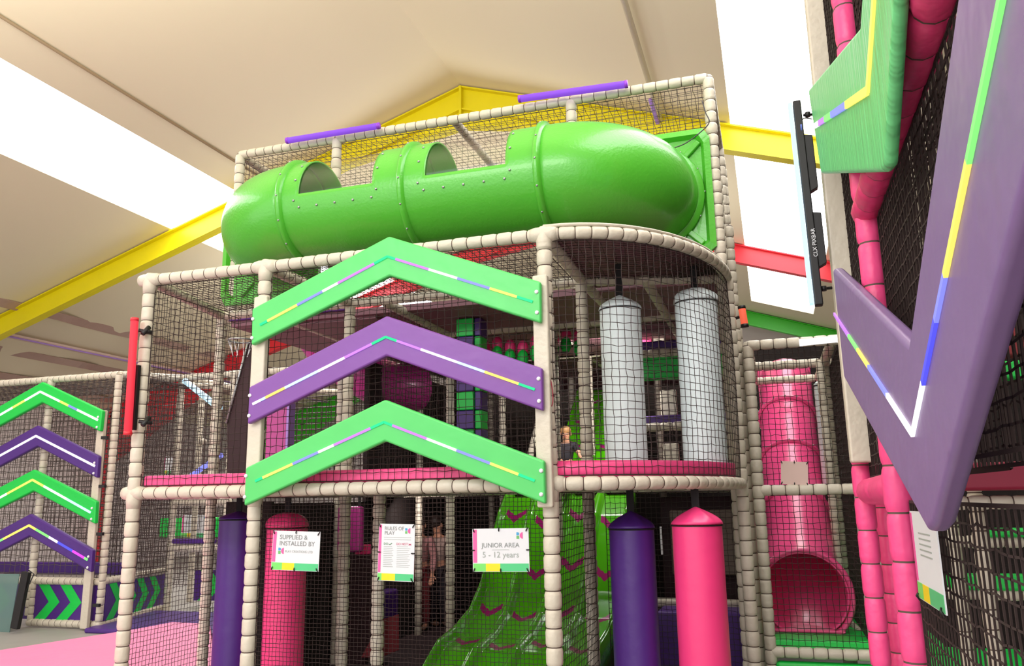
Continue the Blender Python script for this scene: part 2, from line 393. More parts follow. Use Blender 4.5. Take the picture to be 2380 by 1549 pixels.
# edge pads and deck boards
build('deck_pad', MB().box((XA + .05, YF + .02, ZD + .04), (XB - .05, YF + .1, ZD + .125)), PINK, T, bevel=.02, seg=3)
build('deck_pad', MB().box((XB + .05, YF + .02, ZD + .04), (XC - .05, YF + .1, ZD + .125)), PINK, T, bevel=.02, seg=3)
mb = MB(); pr = [( -.045, .04), (-.05, .1), (-.03, .14), (.02, .14), (.04, .1), (.03, .04)]
mb.rings([[(x - 0 * a, y + .05 + a, ZD + b_) for a, b_ in pr] for x, y in ell[0:]][0:13])
build('deck_pad', mb, PINK, T, smooth=True)
DECKT = mat('deck_top_vinyl', srgb(235, 60, 120), .5)
mb = MB().box((-4.6, YF + .05, ZD - .03), (XC, YR, ZD + .02)); build('deck_panel', mb, [MAUVE], T)
mb = MB().prism([(x, y + .02, ZD - .03) for x, y in ell] + [(XC, 6.45, ZD - .03)], (0, 0, .05)); build('deck_panel', mb, MAUVE, T)
mb = MB().prism([(x, y + .03, ZT + .02) for x, y in ell] + [(XC, 6.45, ZT + .02)], (0, 0, .03)); build('bay_ceiling', mb, MAUVE, T)
# joint wraps at post tops
for x, y in ((XA, YF), (XB, YF), (XC, YF)):
    for z in (ZT, ZD):
        mb = MB(); mb.tube([(x - .09, y, z), (x - .05, y, z), (x + .05, y, z), (x + .09, y, z)], [.044, .052, .052, .044], 12); mb.tube([(x, y, z - .11), (x, y, z - .05), (x, y, z + .02), (x, y, z + .052)], [.05, .055, .053, .03], 12)
        build('joint_wrap', mb, BEIGE, T, smooth=True)

# ------------------------------------------------------------------ inner frame behind (deep multi level maze)
I = thing('inner_play_frame', 'dim deep maze of padded posts and decks behind the front tower', 'play frame', (-2, 9, 0))
for x, y in ((-4.3, 7.6), (-3.1, 7.7), (-2.0, 7.75), (-4.2, 9.4), (-3.1, 9.4), (-2.0, 9.4), (-.85, 9.4), (-2.6, 11), (-1.4, 11), (-3.8, 11), (-.3, 11), (-.27, 8.2)):
    post(x, y, 0, ZT, I, r=.045, seg=.13)
for y in (7.65, 9.4, 11):
    for z in (ZD, ZT): bar((-4.3, y, z), (-.3, y, z), I, seg=.13)
for x in (-4.25, -3.1, -2.0, -.85):
    for z in (ZD, ZT): bar((x, 6.2, z), (x, 11, z), I, seg=.13)
for (x0, x1, y0, y1, z) in ((-4.3, -2.7, 8.3, 11.6, ZD), (-1.45, -.3, 8.3, 11.6, ZD), (-2.7, -1.45, 8.3, 11.6, ZD), (-3.1, -.3, 7.65, 12.4, ZT), (-4.25, -3.1, 7.6, 12.4, ZT), (-4.6, -3.4, 6.6, 7.5, ZT)):
    build('deck_panel', MB().box((x0, y0, z - .03), (x1, y1, z + .03)), MAUVE, I)
for y in (7.7, 9.45): netXZ(-4.2, -.4, ZD + .05, ZT - .05, y, .06, I, r=.003, m=NETM)
netXZ(-4.2, -1.9, .05, ZD - .05, 9.4, .06, I, m=NETM)
netYZ(-3.1, 6.2, 9.4, ZD, ZT, .06, I)
bar((-2.75, 9.0, ZD), (-2.35, 9.2, ZT), I, seg=.13)
bar((-1.33, 6.2, 3.3), (-1.3, 8.0, 3.3), I)
# dark sheets added for the dim depth, beside one real corner screen
t = tag(build('back_screen', MB().box((-5.3, 13.0, 0), (XR - .4, 13.1, 3.95)), DWALL), 'tall dark mesh screen closing off the back of the play maze', 'screen')  # stands in for the dark depth of the maze
t = tag(build('side_screen', MB().prism([(.95, 9.6, 0), (5.0, 9.6, 0), (5.0, 9.6, rz(5.0) - .3), (.95, 9.6, rz(.95) - .3)], (0, .08, 0)), DWALL), 'tall dark screen behind the pink frame on the right', 'screen')  # interior darkness put into a flat sheet
tag(build('far_side_screen', MB().box((3.2, -.5, 0), (3.28, 9.6, 4.9)), DWALL), 'dark screen along the far side of the right play area', 'screen')  # added to hide the bright wall behind the right interior
t = tag(build('return_screen', MB().prism([(-4.35, 6.35, 0), (-4.35, 13.0, 0), (-4.35, 13.0, 3.2), (-4.35, 8.3, 3.2), (-4.35, 8.3, 1.6), (-4.35, 6.35, 1.6)], (-.05, 0, 0)), DWALL), 'dark return screen along the left side of the maze', 'screen')  # added to block light from the left opening
tag(build('corner_screen', MB().box((-4.66, 6.25, 0), (-4.2, 6.3, 1.62)), DWALL), 'narrow black screen behind the leftmost purple punch bag', 'screen')
tag(build('floor_mat', MB().box((-4.3, 5.15, 0), (-.3, 12.9, .03)), mat('dark_carpet', srgb(62, 44, 48), .9, 20, .15)), 'dark carpet mat under the play tower', 'floor mat')  # shade under the tower put into the floor colour

# ------------------------------------------------------------------ checker pillar, nets balls, magenta pods
t = thing('checker_pillar', 'square padded pillar in green and purple checks behind the chevrons', 'pillar', (-2.3, 7.1, ZD))
px0 = PY(1060, 800, 7.0).x; px1 = PY(1100, 800, 7.0).x
for k in range(9):
    z0 = ZD - .13 + k * .19 if 0 else ZD + .03 + k * .175
    for side in (0, 1):
        g = (k + side) % 2
        a = (px0, 7.0, z0) if side == 0 else (px1, 7.0, z0)
        b2 = (px1, 7.2, z0 + .171) if side == 0 else (px1 + .07, 7.2, z0 + .171)
        if side == 1: a = (px1 + .001, 7.02, z0)
        build('check_pad', MB().box(a, b2), [GREENB, DPURPLE][g], t, bevel=.012)
def ball_net(cx, cy, cz, n, m, label, grp):
    t = thing('padded_web', label, 'climbing web', (cx, cy, cz - .15))
    for i in range(n):
        x = cx + (i - n / 2) * .13; z = cz + .03 * math.sin(i * 1.7)
        mb = MB()
        a = Vector((x, cy, z)); 
        rings = []
        for k in range(7):
            th = math.pi * k / 6; rr = .055 * math.sin(th) + .004
            rings.append([a + Vector((rr * math.cos(q * math.pi / 4), rr * .7 * math.sin(q * math.pi / 4), -.085 * math.cos(th))) for q in range(8)])
        mb.rings(rings); build('pad', mb, m[i % len(m)], t, smooth=True)
    build('cord', MB().tube([(cx - n * .075, cy, cz - .09), (cx + n * .075, cy, cz - .09)], .008, 6), NETM, t)
p = PY(1215, 805, 7.4); ball_net(p.x, 7.4, p.z, 6, [HOT], 'row of pink padded web cushions on the upper level right of the checker pillar', None)
p = PY(1200, 828, 7.35); ball_net(p.x, 7.35, p.z, 5, [GREENB], 'row of green padded web cushions just under the pink ones', None)
p = PY(1330, 785, 7.9); ball_net(p.x, 7.9, p.z, 3, [HOT], 'short row of pink web cushions seen through the bowed net', None)
p = PY(1330, 808, 7.85); ball_net(p.x, 7.85, p.z, 3, [GREENB], 'short row of green web cushions seen through the bowed net', None)
MAG = mat('magenta_plastic', srgb(185, 45, 140), .35, 3, .05, coat=.2)
t = thing('tube_slide_far', 'magenta tube slide bending down inside the maze behind the chevrons', 'slide', (-3.9, 9, ZD))
A = [PY(700, 720, 9.0), PY(760, 800, 8.9), PY(830, 860, 8.8), PY(900, 900, 8.9), PY(970, 900, 9.3)]
build('tube_body', MB().tube(A, .3, 20, cap=False), MAG, t, smooth=True)
for q in (1, 3): build('flange', MB().tube([A[q] + Vector((-.02, 0, 0)), A[q] + Vector((.02, 0, -.01))], .33, 20), MAG, t, smooth=True)
a = PY(655, 950, 7.3); 
t = thing('magenta_post_pad', 'tall magenta padded panel with lilac edge on the upper level', 'pad', (a.x, 7.3, ZD))
build('panel', MB().box((a.x - .15, 7.25, ZD + .03), (a.x + .1, 7.35, 2.62)), MAG, t, bevel=.02); build('edge_strip', MB().box((a.x + .1, 7.24, ZD + .03), (a.x + .125, 7.36, 2.62)), LILAC, t)
# green/purple shelves seen through the bay (spaced crossbeams)
Q = thing('crawl_shelf_unit', 'stacked green and purple padded shelves behind the hanging pale bags', 'play frame', (-.8, 8.2, ZD))
for (y0, y1, m) in ((678, 700, GREENV), (722, 752, GREENB), (800, 816, DPURPLE), (835, 868, GREENB), (972, 985, DPURPLE)):
    a = PY(1480, y0, 8.15); b_ = PY(1700, y1, 8.15)
    boxpart('shelf_pad', (a.x, 8.1, b_.z - .01), (-.3, 8.3, a.z + .01), m, Q, .02)
for y in (825, 995): 
    a = PY(1480, y, 8.1); bar((a.x, 8.1, a.z), (-.3, 8.1, a.z), Q, seg=.12)
for (x0, x1, y0, y1) in ((1533, 1575, 908, 965), (1540, 1580, 1032, 1080)):
    a = PY(x0, y0, 8.4); b_ = PY(x1, y1, 8.4); boxpart('back_board', (a.x, 8.4, b_.z), (b_.x, 8.44, a.z), BEIGE, Q, .01)
for x0, x1, m in ((1492, 1515, HOT), (1518, 1545, BEIGE)):
    a = PY(x0, 782, 8.6); b_ = PY(x1, 800, 8.6); boxpart('upper_pad', (a.x, 8.6, b_.z), (b_.x, 8.65, a.z), m, Q, .01)

# ------------------------------------------------------------------ wave slides
def wave_slide(name, label, x0, x1, prof, lanes, wall=.1, marks=(.12, .3, .48, .68, .86), loc=None, mw=.1):
    """prof: list of (y,z) from the top down; lanes across x; ridges between the lanes"""
    at, L = resample([(0, y, z) for y, z in prof], .1)
    NU, NV = 220, lanes * 28
    t = thing(name, label, 'slide', loc or (x0, prof[-1][0], 0))
    mb = MB(); P = []
    for i in range(NU + 1):
        s = i / NU; c = at(s * L)
        a = at(max(0, s - .02) * L); b2 = at(min(1, s + .02) * L); tn = (b2 - a).normalized(); nn = Vector((0, -tn.z, tn.y)) if tn.y > 0 else Vector((0, tn.z, -tn.y))
        if nn.z < 0: nn = -nn
        row = []
        for j in range(NV + 1):
            v = j / NV; l = (v * lanes) % 1.0
            if j == NV: l = 1.0
            e = min(l, 1 - l); ridge = max(0, 1 - e / .16); ridge = ridge * ridge * (3 - 2 * ridge)
            h = .045 * ridge + (.05 * max(0, 1 - min(v, 1 - v) / (.1 / lanes)))
            row.append(Vector((x0 + (x1 - x0) * v, 0, 0)) + Vector((0, c.y, c.z)) + nn * h)
        P.append(row)
    o = len(mb.v)
    for r_ in P: mb.v += [tuple(p) for p in r_]
    for i in range(NU):
        s = (i + .5) / NU
        for j in range(NV):
            v = (j + .5) / NV; l = (v * lanes) % 1.0; la = int(v * lanes)
            mi = 0
            for mk in marks:
                ctr = mk + (.03 if la % 2 else 0)
                d = s - (ctr + .036 * (1 - abs(l - .5) / .35))
                if .17 < l < .83 and 0 < d < .026: mi = 1
            q = o + i * (NV + 1) + j
            mb.f.append([q, q + 1, q + NV + 2, q + NV + 1]); mb.m.append(mi)
    ob = build('slide_bed', mb, [SLIDE, SLIDEMARK], t, smooth=True)
    sm = ob.modifiers.new('s', 'SOLIDIFY'); sm.thickness = .02; sm.offset = -1
    mb = MB()     # moulded skirts down both sides
    for x in (x0, x1):
        e = [P[i][0 if x == x0 else -1] for i in range(0, NU + 1, 4)]
        lo = [Vector((p.x, p.y + (.0), max(.0 if prof[-1][1] < 1 else prof[-1][1] - .1, p.z - .35))) for p in e]
        k = len(e); mb.add(e + lo, [(i, i + 1, k + i + 1, k + i) for i in range(k - 1)])
    ob = build('side_skirt', mb, SLIDE, t, smooth=True); ob.modifiers.new('s', 'SOLIDIFY').thickness = .015
    return t
wave_slide('wave_slide', 'wide glossy green wave slide with magenta zigzag marks under the deck', -2.66, -1.35,
           [(8.4, 1.62), (8.2, 1.6), (7.95, 1.42), (7.65, 1.05), (7.4, .78), (7.1, .58), (6.7, .47), (6.35, .42), (6.1, .3), (5.85, .1), (5.75, .03)], 4)
wave_slide('upper_wave_slide', 'small far green wave slide on the upper level where a child sits', -2.38, -1.62,
           [(10.6, 3.0), (10.4, 2.9), (9.8, 2.4), (9.4, 2.05), (8.9, 1.85), (8.5, 1.78)], 2, loc=(-1.8, 8.9, 1.72))

# ------------------------------------------------------------------ punch bags
def punchbag(label, x, y, ztop, zbot, r, m, zs, cap=.1, domed=False, grp=None):
    t = thing('punch_bag', label, 'punch bag', (x, y, zbot), grp)
    n = 28; rings = []; Z = [(zbot, .9), (zbot + .02, 1), ((zbot + ztop) / 2, 1.0), (ztop - cap, 1)]
    for z, k in Z: rings.append([(x + r * k * math.cos(2 * math.pi * j / n), y + r * k * math.sin(2 * math.pi * j / n), z) for j in range(n)])
    build('body', MB().rings(rings), m, t, smooth=False, bevel=.006)
    t.children[-1].data.polygons.foreach_set('use_smooth', [True] * len(t.children[-1].data.polygons))
    rings = []
    for q in range(9):
        f = q / 8; z = ztop - cap + cap * (math.sin(f * math.pi / 2) if domed else f ** .9)
        rad = r * (math.cos(f * math.pi / 2) if domed else (1 - f ** 1.3))
        pl = .10 * math.sin(f * math.pi)
        rings.append([(x + (rad * (1 + pl * math.cos(j * math.pi * 2 / n * 7)) + .008) * math.cos(2 * math.pi * j / n), y + (rad * (1 + pl * math.cos(j * math.pi * 2 / n * 7)) + .008) * math.sin(2 * math.pi * j / n), z + .004) for j in range(n)])
    build('gathered_top', MB().rings(rings), m, t, smooth=True)
    mb = MB(); mb.rings([[(x + (r + .004) * math.cos(2 * math.pi * j / n), y + (r + .004) * math.sin(2 * math.pi * j / n), z) for j in range(n)] for z in (ztop - cap - .008, ztop - cap)], cap=False); build('seam_band', mb, STRAP, t, smooth=True)
    build('hanging_strap', MB().box((x - .025, y - .006, ztop - .02), (x + .025, y + .006, zs)), STRAP, t)
def bx(px, py, Y): return PY(px, py, Y).x
punchbag('pale blue padded punch bag with pointed top on the upper level, left of two', bx(1448, 880, 5.75), 5.75, PY(1438, 688, 5.75).z, ZD + .04, .15, WHITEB, ZT, .11)
punchbag('pale blue padded punch bag with domed top on the upper level, right of two', bx(1628, 880, 6.0), 6.0, PY(1617, 672, 6.0).z, ZD + .04, .155, WHITEB, ZT, .11, True)
punchbag('dark purple punch bag hanging under the bowed bay beside the pink bag', bx(1473, 1350, 5.55), 5.55, PY(1467, 1190, 5.55).z, .15, .15, DPURPLE, ZD - .04, .11)
punchbag('hot pink punch bag hanging under the bowed bay, unobstructed by net', bx(1627, 1350, 5.5), 5.5, PY(1612, 1180, 5.5).z, .15, .16, HOT, ZD - .04, .11)
punchbag('hot pink punch bag behind the lower net beside the leftmost sign', bx(662, 1380, 5.6), 5.6, PY(672, 1193, 5.6).z, .15, .155, HOT, ZD - .04, .11, True)
punchbag('purple punch bag in the open gap left of the boarded post', bx(545, 1400, 5.7), 5.7, PY(560, 1190, 5.7).z, .15, .15, DPURPLE, ZD - .04, .06)

# ------------------------------------------------------------------ chevron boards
def board(name, label, a, b, wx=.1, wy=.05):
    o = build(name, MB().box((a[0] - wx / 2, a[1] - wy / 2, a[2]), (a[0] + wx / 2, a[1] + wy / 2, b)), BEIGE, bevel=.012)
    return tag(o, label, 'mounting board')
YB = YF - .085
board('mounting_board', 'flat beige mounting board holding the left ends of the front chevrons', (PY(600, 900, YB).x, YB, 1.62), 3.05, .11)
board('mounting_board', 'flat beige mounting board holding the right ends of the front chevrons', (PY(1262, 900, YB).x, YB, 1.55), 3.0, .1)
def ledstrip(pts3, widths, cols, parent, off, mats_all):
    """pts3 polyline; cols: per leg list of (fraction end, material)"""
    mb = MB(); used = []
    upv = Vector(off).normalized()
    for leg in range(len(pts3) - 1):
        p, q = pts3[leg], pts3[leg + 1]; f0 = 0
        for f1, m in cols[leg]:
            if m not in used: used.append(m)
            a = p.lerp(q, f0); b2 = p.lerp(q, f1)
            mb.beam(a, b2, widths, .008, upv=upv, mi=used.index(m)); f0 = f1
    if len(used) == 1: used.append(used[0])
    return build('led_strip', mb, used, parent)
def chevron(label, outer, led, cols, m, Y=None, X=None, th=.05, bolts=(), grp=None, lw=.016, bev=.014, cat='chevron panel', name='chevron_panel'):
    pr = (lambda p: PY(p[0], p[1], Y)) if Y else (lambda p: PXp(p[0], p[1], X))
    poly = [pr(p) for p in outer]
    off = Vector((0, th, 0)) if Y else Vector((th, 0, 0)); nf = -off.normalized()
    c = sum(poly, Vector()) / len(poly)
    t = thing(name, label, cat, c, grp)
    build('padded_face', MB().prism(poly, off), m, t, bevel=bev, seg=3)
    L = [pr(p) + nf * .004 for p in led]
    ledstrip(L, lw, cols, t, nf, None)
    for p in bolts:
        q = pr(p) + nf * .004; mb = MB(); n = 12
        mb.rings([[q + nf * h + (Vector((math.cos(a * math.pi / 6), 0, math.sin(a * math.pi / 6))) if Y else Vector((0, math.cos(a * math.pi / 6), math.sin(a * math.pi / 6)))) * rr for a in range(n)] for h, rr in ((-.006, .0135), (.002, .0125), (.007, .007))])
        build('bolt_cap', mb, BOLT, t, smooth=True)
    return t
G_, V_, W_, B_, Y_, LG = E_GRN, E_VIO, E_WHITE, E_BLUE, E_YEL, E_LGRN
YC = YF - .165
cl = [[(.06, G_), (.3, Y_), (.5, B_), (.62, W_), (.9, V_), (1, G_)], [(.06, G_), (.3, V_), (.5, W_), (.72, B_), (.9, Y_), (1, G_)]]
cl2 = [[(.06, W_), (.1, E_CYAN), (.25, Y_), (.5, E_CYAN), (.7, W_), (.9, V_), (1, G_)], [(.08, G_), (.25, V_), (.5, W_), (.68, E_CYAN), (.9, Y_), (1, G_)]]
cg = 'front chevron panels across the tower'
chevron('pale green chevron panel with rainbow light strip, topmost on the tower', [(585, 718), (903, 549), (1256, 655), (1257, 751), (905, 641), (583, 803)], [(605, 756), (901, 597), (1238, 702)], cl, GREENV, Y=YC, bolts=((588, 742), (586, 786), (1247, 679), (1248, 727)), grp=cg)
chevron('purple chevron panel between the two green ones on the tower', [(578, 900), (898, 734), (1260, 856), (1262, 956), (898, 827), (574, 987)], [(588, 940), (897, 784), (1243, 906)], cl2, PURPLE, Y=YC, bolts=((581, 920), (579, 967), (1252, 881), (1253, 933)), grp=cg)
chevron('green chevron panel with light strip, lowest on the tower across the deck edge', [(570, 1088), (894, 929), (1265, 1072), (1268, 1173), (894, 1026), (566, 1177)], [(594, 1119), (893, 982), (1243, 1118)], cl, GREENV, Y=YC, bolts=((572, 1107), (569, 1156), (1258, 1095), (1258, 1150)), grp=cg)

# ------------------------------------------------------------------ top cage with crawl tube
YT = 6.55; ZC = 5.1; XTL, XTR = -4.94, -.27
K = thing('top_cage', 'uppermost beige padded net cage behind the green crawl tube', 'play frame', (-2.6, YT, ZT))
for x in (XTL, -3.83, -1.47, XTR): post(x, YT, ZT + .05 if x != XTR else 0, ZC, K)
for i in range(5): post(XTR + .055 * (i % 2), YT + .28 + i * .3, 0, ZC if i > 3 else (4.3 - i * .35), K)
for a, b_ in ((XTL, -3.83), (-3.83, -1.47), (-1.47, XTR)): bar((a, YT, ZC), (b_, YT, ZC), K)
for x in (XTL, -2.6, XTR): bar((x, YT, ZC), (x, 8.6, ZC), K)
for x in (XTL, XTR): post(x, 8.6, ZT, ZC, K)
bar((XTL, 8.6, ZC), (XTR, 8.6, ZC), K)
netXZ(XTL + .04, XTR - .04, ZT + .06, ZC - .05, YT + .02, .055, K, r=.0025, m=NETG)
netYZ(XTL, YT + .05, 8.6, ZT + .06, ZC - .05, .055, K, r=.0025, m=NETG); netYZ(XTR, YT + .05, 8.6, .1, ZC - .05, .055, K, r=.0025)
netXY(XTL, XTR, YT + .05, 8.6, ZC, .07, K, r=.0025, m=NETG)
build('deck_panel', MB().box((XTL, YT, ZT - .0), (XTR, 8.7, ZT + .06)), MAUVE, K)
build('deck_pad', MB().box((XTL, YT - .05, ZT + .05), (-3.6, YT - .0, ZT + .12)), DPURPLE, K, bevel=.01)

# green crawl tube
CT = thing('crawl_tube', 'big glossy green crawl tube with two windows spanning the tower top', 'crawl tube', (-2.6, 5.8, 3.6))
R = .425; YTU = 5.82; ZTU = 4.06; XPR, XPL = -.83, -4.34; RE = .66
def straight(x0, x1, win=None):
    mb = MB(); nx = max(8, round((x1 - x0) / .03)); n = 96
    ring = lambda x, rr: [Vector((x, YTU - rr * math.cos(2 * math.pi * j / n), ZTU + rr * math.sin(2 * math.pi * j / n))) for j in range(n)]
    for i in range(nx + 1): mb.v += [tuple(p) for p in ring(x0 + (x1 - x0) * i / nx, R)]
    for i in range(nx):
        xm = x0 + (x1 - x0) * (i + .5) / nx
        for j in range(n):
            a = 360 * (j + .5) / n
            if win:
                wx0, wx1, a0, a1 = win
                fx = min(xm - wx0, wx1 - xm); fa = min(a - a0, a1 - a)
                if fx > 0 and fa > 0 and not (fx < .045 and fa < 6 and (.045 - fx) ** 2 / .002 + (6 - fa) ** 2 / 36 > 1): continue
            k = (j + 1) % n; mb.f.append([i * n + j, i * n + k, (i + 1) * n + k, (i + 1) * n + j]); mb.m.append(0)
    o = build('straight_section', mb, TUBE, CT, smooth=True); s = o.modifiers.new('s', 'SOLIDIFY'); s.thickness = .012; s.offset = -1
    return o
def flange(c, ax, r0=R, parent=CT, m=None, w=.03, h=.035, nb=14, name='flange', ph=0):
    ax = Vector(ax).normalized(); a = ax.cross(Vector((0, 0, 1)) if abs(ax.z) < .9 else Vector((0, 1, 0))).normalized(); b2 = ax.cross(a); n = 64; c = Vector(c)
    prof = [(-w, 0), (-w * .6, h * .9), (0, h), (w * .6, h * .9), (w, 0)]
    mb = MB(); mb.rings([[c + ax * d + (a * math.cos(2 * math.pi * j / n) + b2 * math.sin(2 * math.pi * j / n)) * (r0 + hh) for j in range(n)] for d, hh in prof], cap=False)
    f = build(name, mb, m or TUBE, parent, smooth=True)
    for k in range(nb):
        mb = MB(); th = 2 * math.pi * (k + ph) / nb; q = c + (a * math.cos(th) + b2 * math.sin(th)) * (r0 + h * .95); nr = (a * math.cos(th) + b2 * math.sin(th)); tg = ax.cross(nr)
        mb.rings([[q + nr * hh + (ax * math.cos(t_ * math.pi / 3) + tg * math.sin(t_ * math.pi / 3)) * rr for t_ in range(6)] for hh, rr in ((-.004, .009), (.006, .008), (.009, .004))]); build('bolt', mb, STEEL, f, smooth=True)
    return f
xs = [XPL + RE, PY(945, 470, YTU - .3).x, PY(1252, 430, YTU - .3).x]
xe_ = XPR - RE
wins = [(PY(705, 465, YTU - .35).x, PY(872, 440, YTU - .35).x, -10, 192), (PY(992, 420, YTU - .35).x, PY(1178, 400, YTU - .35).x, -10, 192)]
straight(xs[0], xs[1], wins[0]); straight(xs[1], xe_, wins[1])
GLASS = bpy.data.materials.new('clear_acrylic'); GLASS.use_nodes = True
nt = GLASS.node_tree; b = nt.nodes['Principled BSDF']; out = nt.nodes['Material Output']
tr = nt.nodes.new('ShaderNodeBsdfTransparent'); tr.inputs[0].default_value = (.97, .96, .96, 1); gl = nt.nodes.new('ShaderNodeBsdfGlossy'); gl.inputs['Roughness'].default_value = .12
ms = nt.nodes.new('ShaderNodeMixShader'); lw_ = nt.nodes.new('ShaderNodeLayerWeight'); lw_.inputs['Blend'].default_value = .22
ms.inputs[0].default_value = .1; nt.links.new(tr.outputs[0], ms.inputs[1]); nt.links.new(gl.outputs[0], ms.inputs[2]); nt.links.new(ms.outputs[0], out.inputs['Surface'])
for wx0, wx1, a0, a1 in wins:
    mb = MB(); n = 24; pts = []
    for x in (wx0 - .02, wx1 + .02):
        pts.append([Vector((x, YTU - (R - .014) * math.cos(math.radians(a0 - 4 + (a1 - a0 + 8) * j / n)), ZTU + (R - .014) * math.sin(math.radians(a0 - 4 + (a1 - a0 + 8) * j / n)))) for j in range(n + 1)])
    mb.rings(pts, cap=False, closed=False); wn = build('window_pane', mb, GLASS, CT, smooth=True)
    spots = [(wx0 + (wx1 - wx0) * k / 4, a0 - 5) for k in range(5)] + [(wx0 - .045, a) for a in (a0 + 3, a0 + 28, a0 + 52)] + [(wx1 + .045, a) for a in (a0 + 3, a0 + 28, a0 + 52)]
    for x, a in spots:
        a = math.radians(a); nr = Vector((0, -math.cos(a), math.sin(a))); q = Vector((x, YTU, ZTU)) + nr * (R + .001); tg = Vector((0, math.sin(a), math.cos(a)))
        mb = MB(); mb.rings([[q + nr * hh + (Vector((1, 0, 0)) * math.cos(t_ * math.pi / 4) + tg * math.sin(t_ * math.pi / 4)) * rr for t_ in range(8)] for hh, rr in ((-.003, .011), (.007, .009), (.01, .004))]); build('bolt', mb, STEEL, wn, smooth=True)
def elbow(cx, sgn):
    # from the straight run (along x) round to +y
    mb = MB(); n = 64; cs = []; K_ = 24
    cen = Vector((cx - sgn * RE, YTU + RE, ZTU))
    rings = []
    for i in range(K_ + 1):
        a = math.pi / 2 * i / K_; c = cen + Vector((sgn * RE * math.sin(a), -RE * math.cos(a), 0)); rad = Vector((sgn * math.sin(a), -math.cos(a), 0)); bul = 1 + .03 * math.sin(math.pi * i / K_)
        rings.append([c + (rad * math.cos(2 * math.pi * j / n) + Vector((0, 0, 1)) * math.sin(2 * math.pi * j / n)) * R * bul for j in range(n)])
    mb.rings(rings, cap=False); o = build('elbow_section', mb, TUBE, CT, smooth=True); s = o.modifiers.new('s', 'SOLIDIFY'); s.thickness = .012; s.offset = -1
    flange((cx, YTU + RE, ZTU), (0, 1, 0), R * 1.0, w=.03, h=.05)
elbow(XPR, 1); elbow(XPL, -1)
flange((xs[0], YTU, ZTU), (1, 0, 0)); flange((xs[1], YTU, ZTU), (1, 0, 0)); flange((xe_, YTU, ZTU), (1, 0, 0))
def plate(x0, x1, z0, z1, cx, cz):
    mb = MB(); Y0 = YTU + RE
    n = 48; sq = []; 
    def sqpt(a, sx0, sx1, sz0, sz1):
        dx, dz = math.cos(a), math.sin(a); tx = ((sx1 - cx) / dx if dx > 0 else (sx0 - cx) / dx) if abs(dx) > 1e-6 else 1e9; tz = ((sz1 - cz) / dz if dz > 0 else (sz0 - cz) / dz) if abs(dz) > 1e-6 else 1e9
        t = min(tx, tz); return cx + dx * t, cz + dz * t
    rings = []
    for (kind, off, yy) in (('s', 0, Y0 + .05), ('s', 0, Y0 + .0), ('s', .05, Y0 - .012), ('s', .075, Y0 + .035), ('m', .5, Y0 + .035), ('c', R + .03, Y0 + .03), ('c', R, Y0 - .005)):
        rg = []
        for j in range(n):
            a = 2 * math.pi * (j + .5) / n + math.pi / n * 0
            p = sqpt(a, x0 + off, x1 - off, z0 + off, z1 - off) if kind != 'm' else sqpt(a, x0 + .075, x1 - .075, z0 + .075, z1 - .075)
            if kind == 's': rg.append((p[0], yy, p[1]))
            elif kind == 'c': rg.append((cx + off * math.cos(a), yy, cz + off * math.sin(a)))
            else:
                q = (cx + (R + .03) * math.cos(a), cz + (R + .03) * math.sin(a)); rg.append(((p[0] + q[0]) / 2, yy, (p[1] + q[1]) / 2))
        rings.append(rg)
    mb.rings(rings, cap=False); pl = build('end_plate', mb, TUBE, CT, smooth=False)
    for ang, L in ((45, 1), (-45, 1), (135, 1), (225, 1)):      # diagonal ribs
        a = math.radians(ang); c0 = (cx + (R + .02) * math.cos(a), cz + (R + .02) * math.sin(a)); p = sqpt(a, x0 + .09, x1 - .09, z0 + .09, z1 - .09)
        build('rib', MB().beam((c0[0], Y0 + .02, c0[1]), (p[0], Y0 + .02, p[1]), .05, .04, upv=(0, 1, 0)), TUBE, pl, bevel=.012)
    return pl
plate(-1.38, -.29, 3.53, 4.62, XPR, ZTU); plate(-5.03, -3.95, 3.5, 4.6, XPL, ZTU)
CABLE = mat('black_cable', srgb(70, 66, 72), .5)
def P3(lst, Y): return [PY(x, y, Y) for x, y in lst]
def smooth_path(pts, n=8):
    out = []
    for i in range(len(pts) - 1):
        p0 = pts[max(i - 1, 0)]; p1 = pts[i]; p2 = pts[i + 1]; p3 = pts[min(i + 2, len(pts) - 1)]
        for k in range(n):
            t = k / n; out.append(.5 * ((2 * p1) + (p2 - p0) * t + (2 * p0 - 5 * p1 + 4 * p2 - p3) * t * t + (3 * p1 - p0 - 3 * p2 + p3) * t ** 3))
    out.append(pts[-1]); return out
tag(build('cable', MB().tube(smooth_path(P3([(1632, 235), (1640, 262), (1648, 285), (1625, 310), (1590, 335), (1550, 349)], 6.4)), .005, 6), CABLE, smooth=True), 'thin dark cable looping across the right green end plate', 'cable')
tag(build('cable', MB().tube(smooth_path(P3([(1260, 760), (1265, 800), (1262, 850), (1280, 885), (1284, 940), (1262, 955)], YF - .08)), .0035, 6), mat('red_cable', srgb(150, 40, 60), .5), smooth=True), 'thin red cable beside the right mounting board', 'cable')

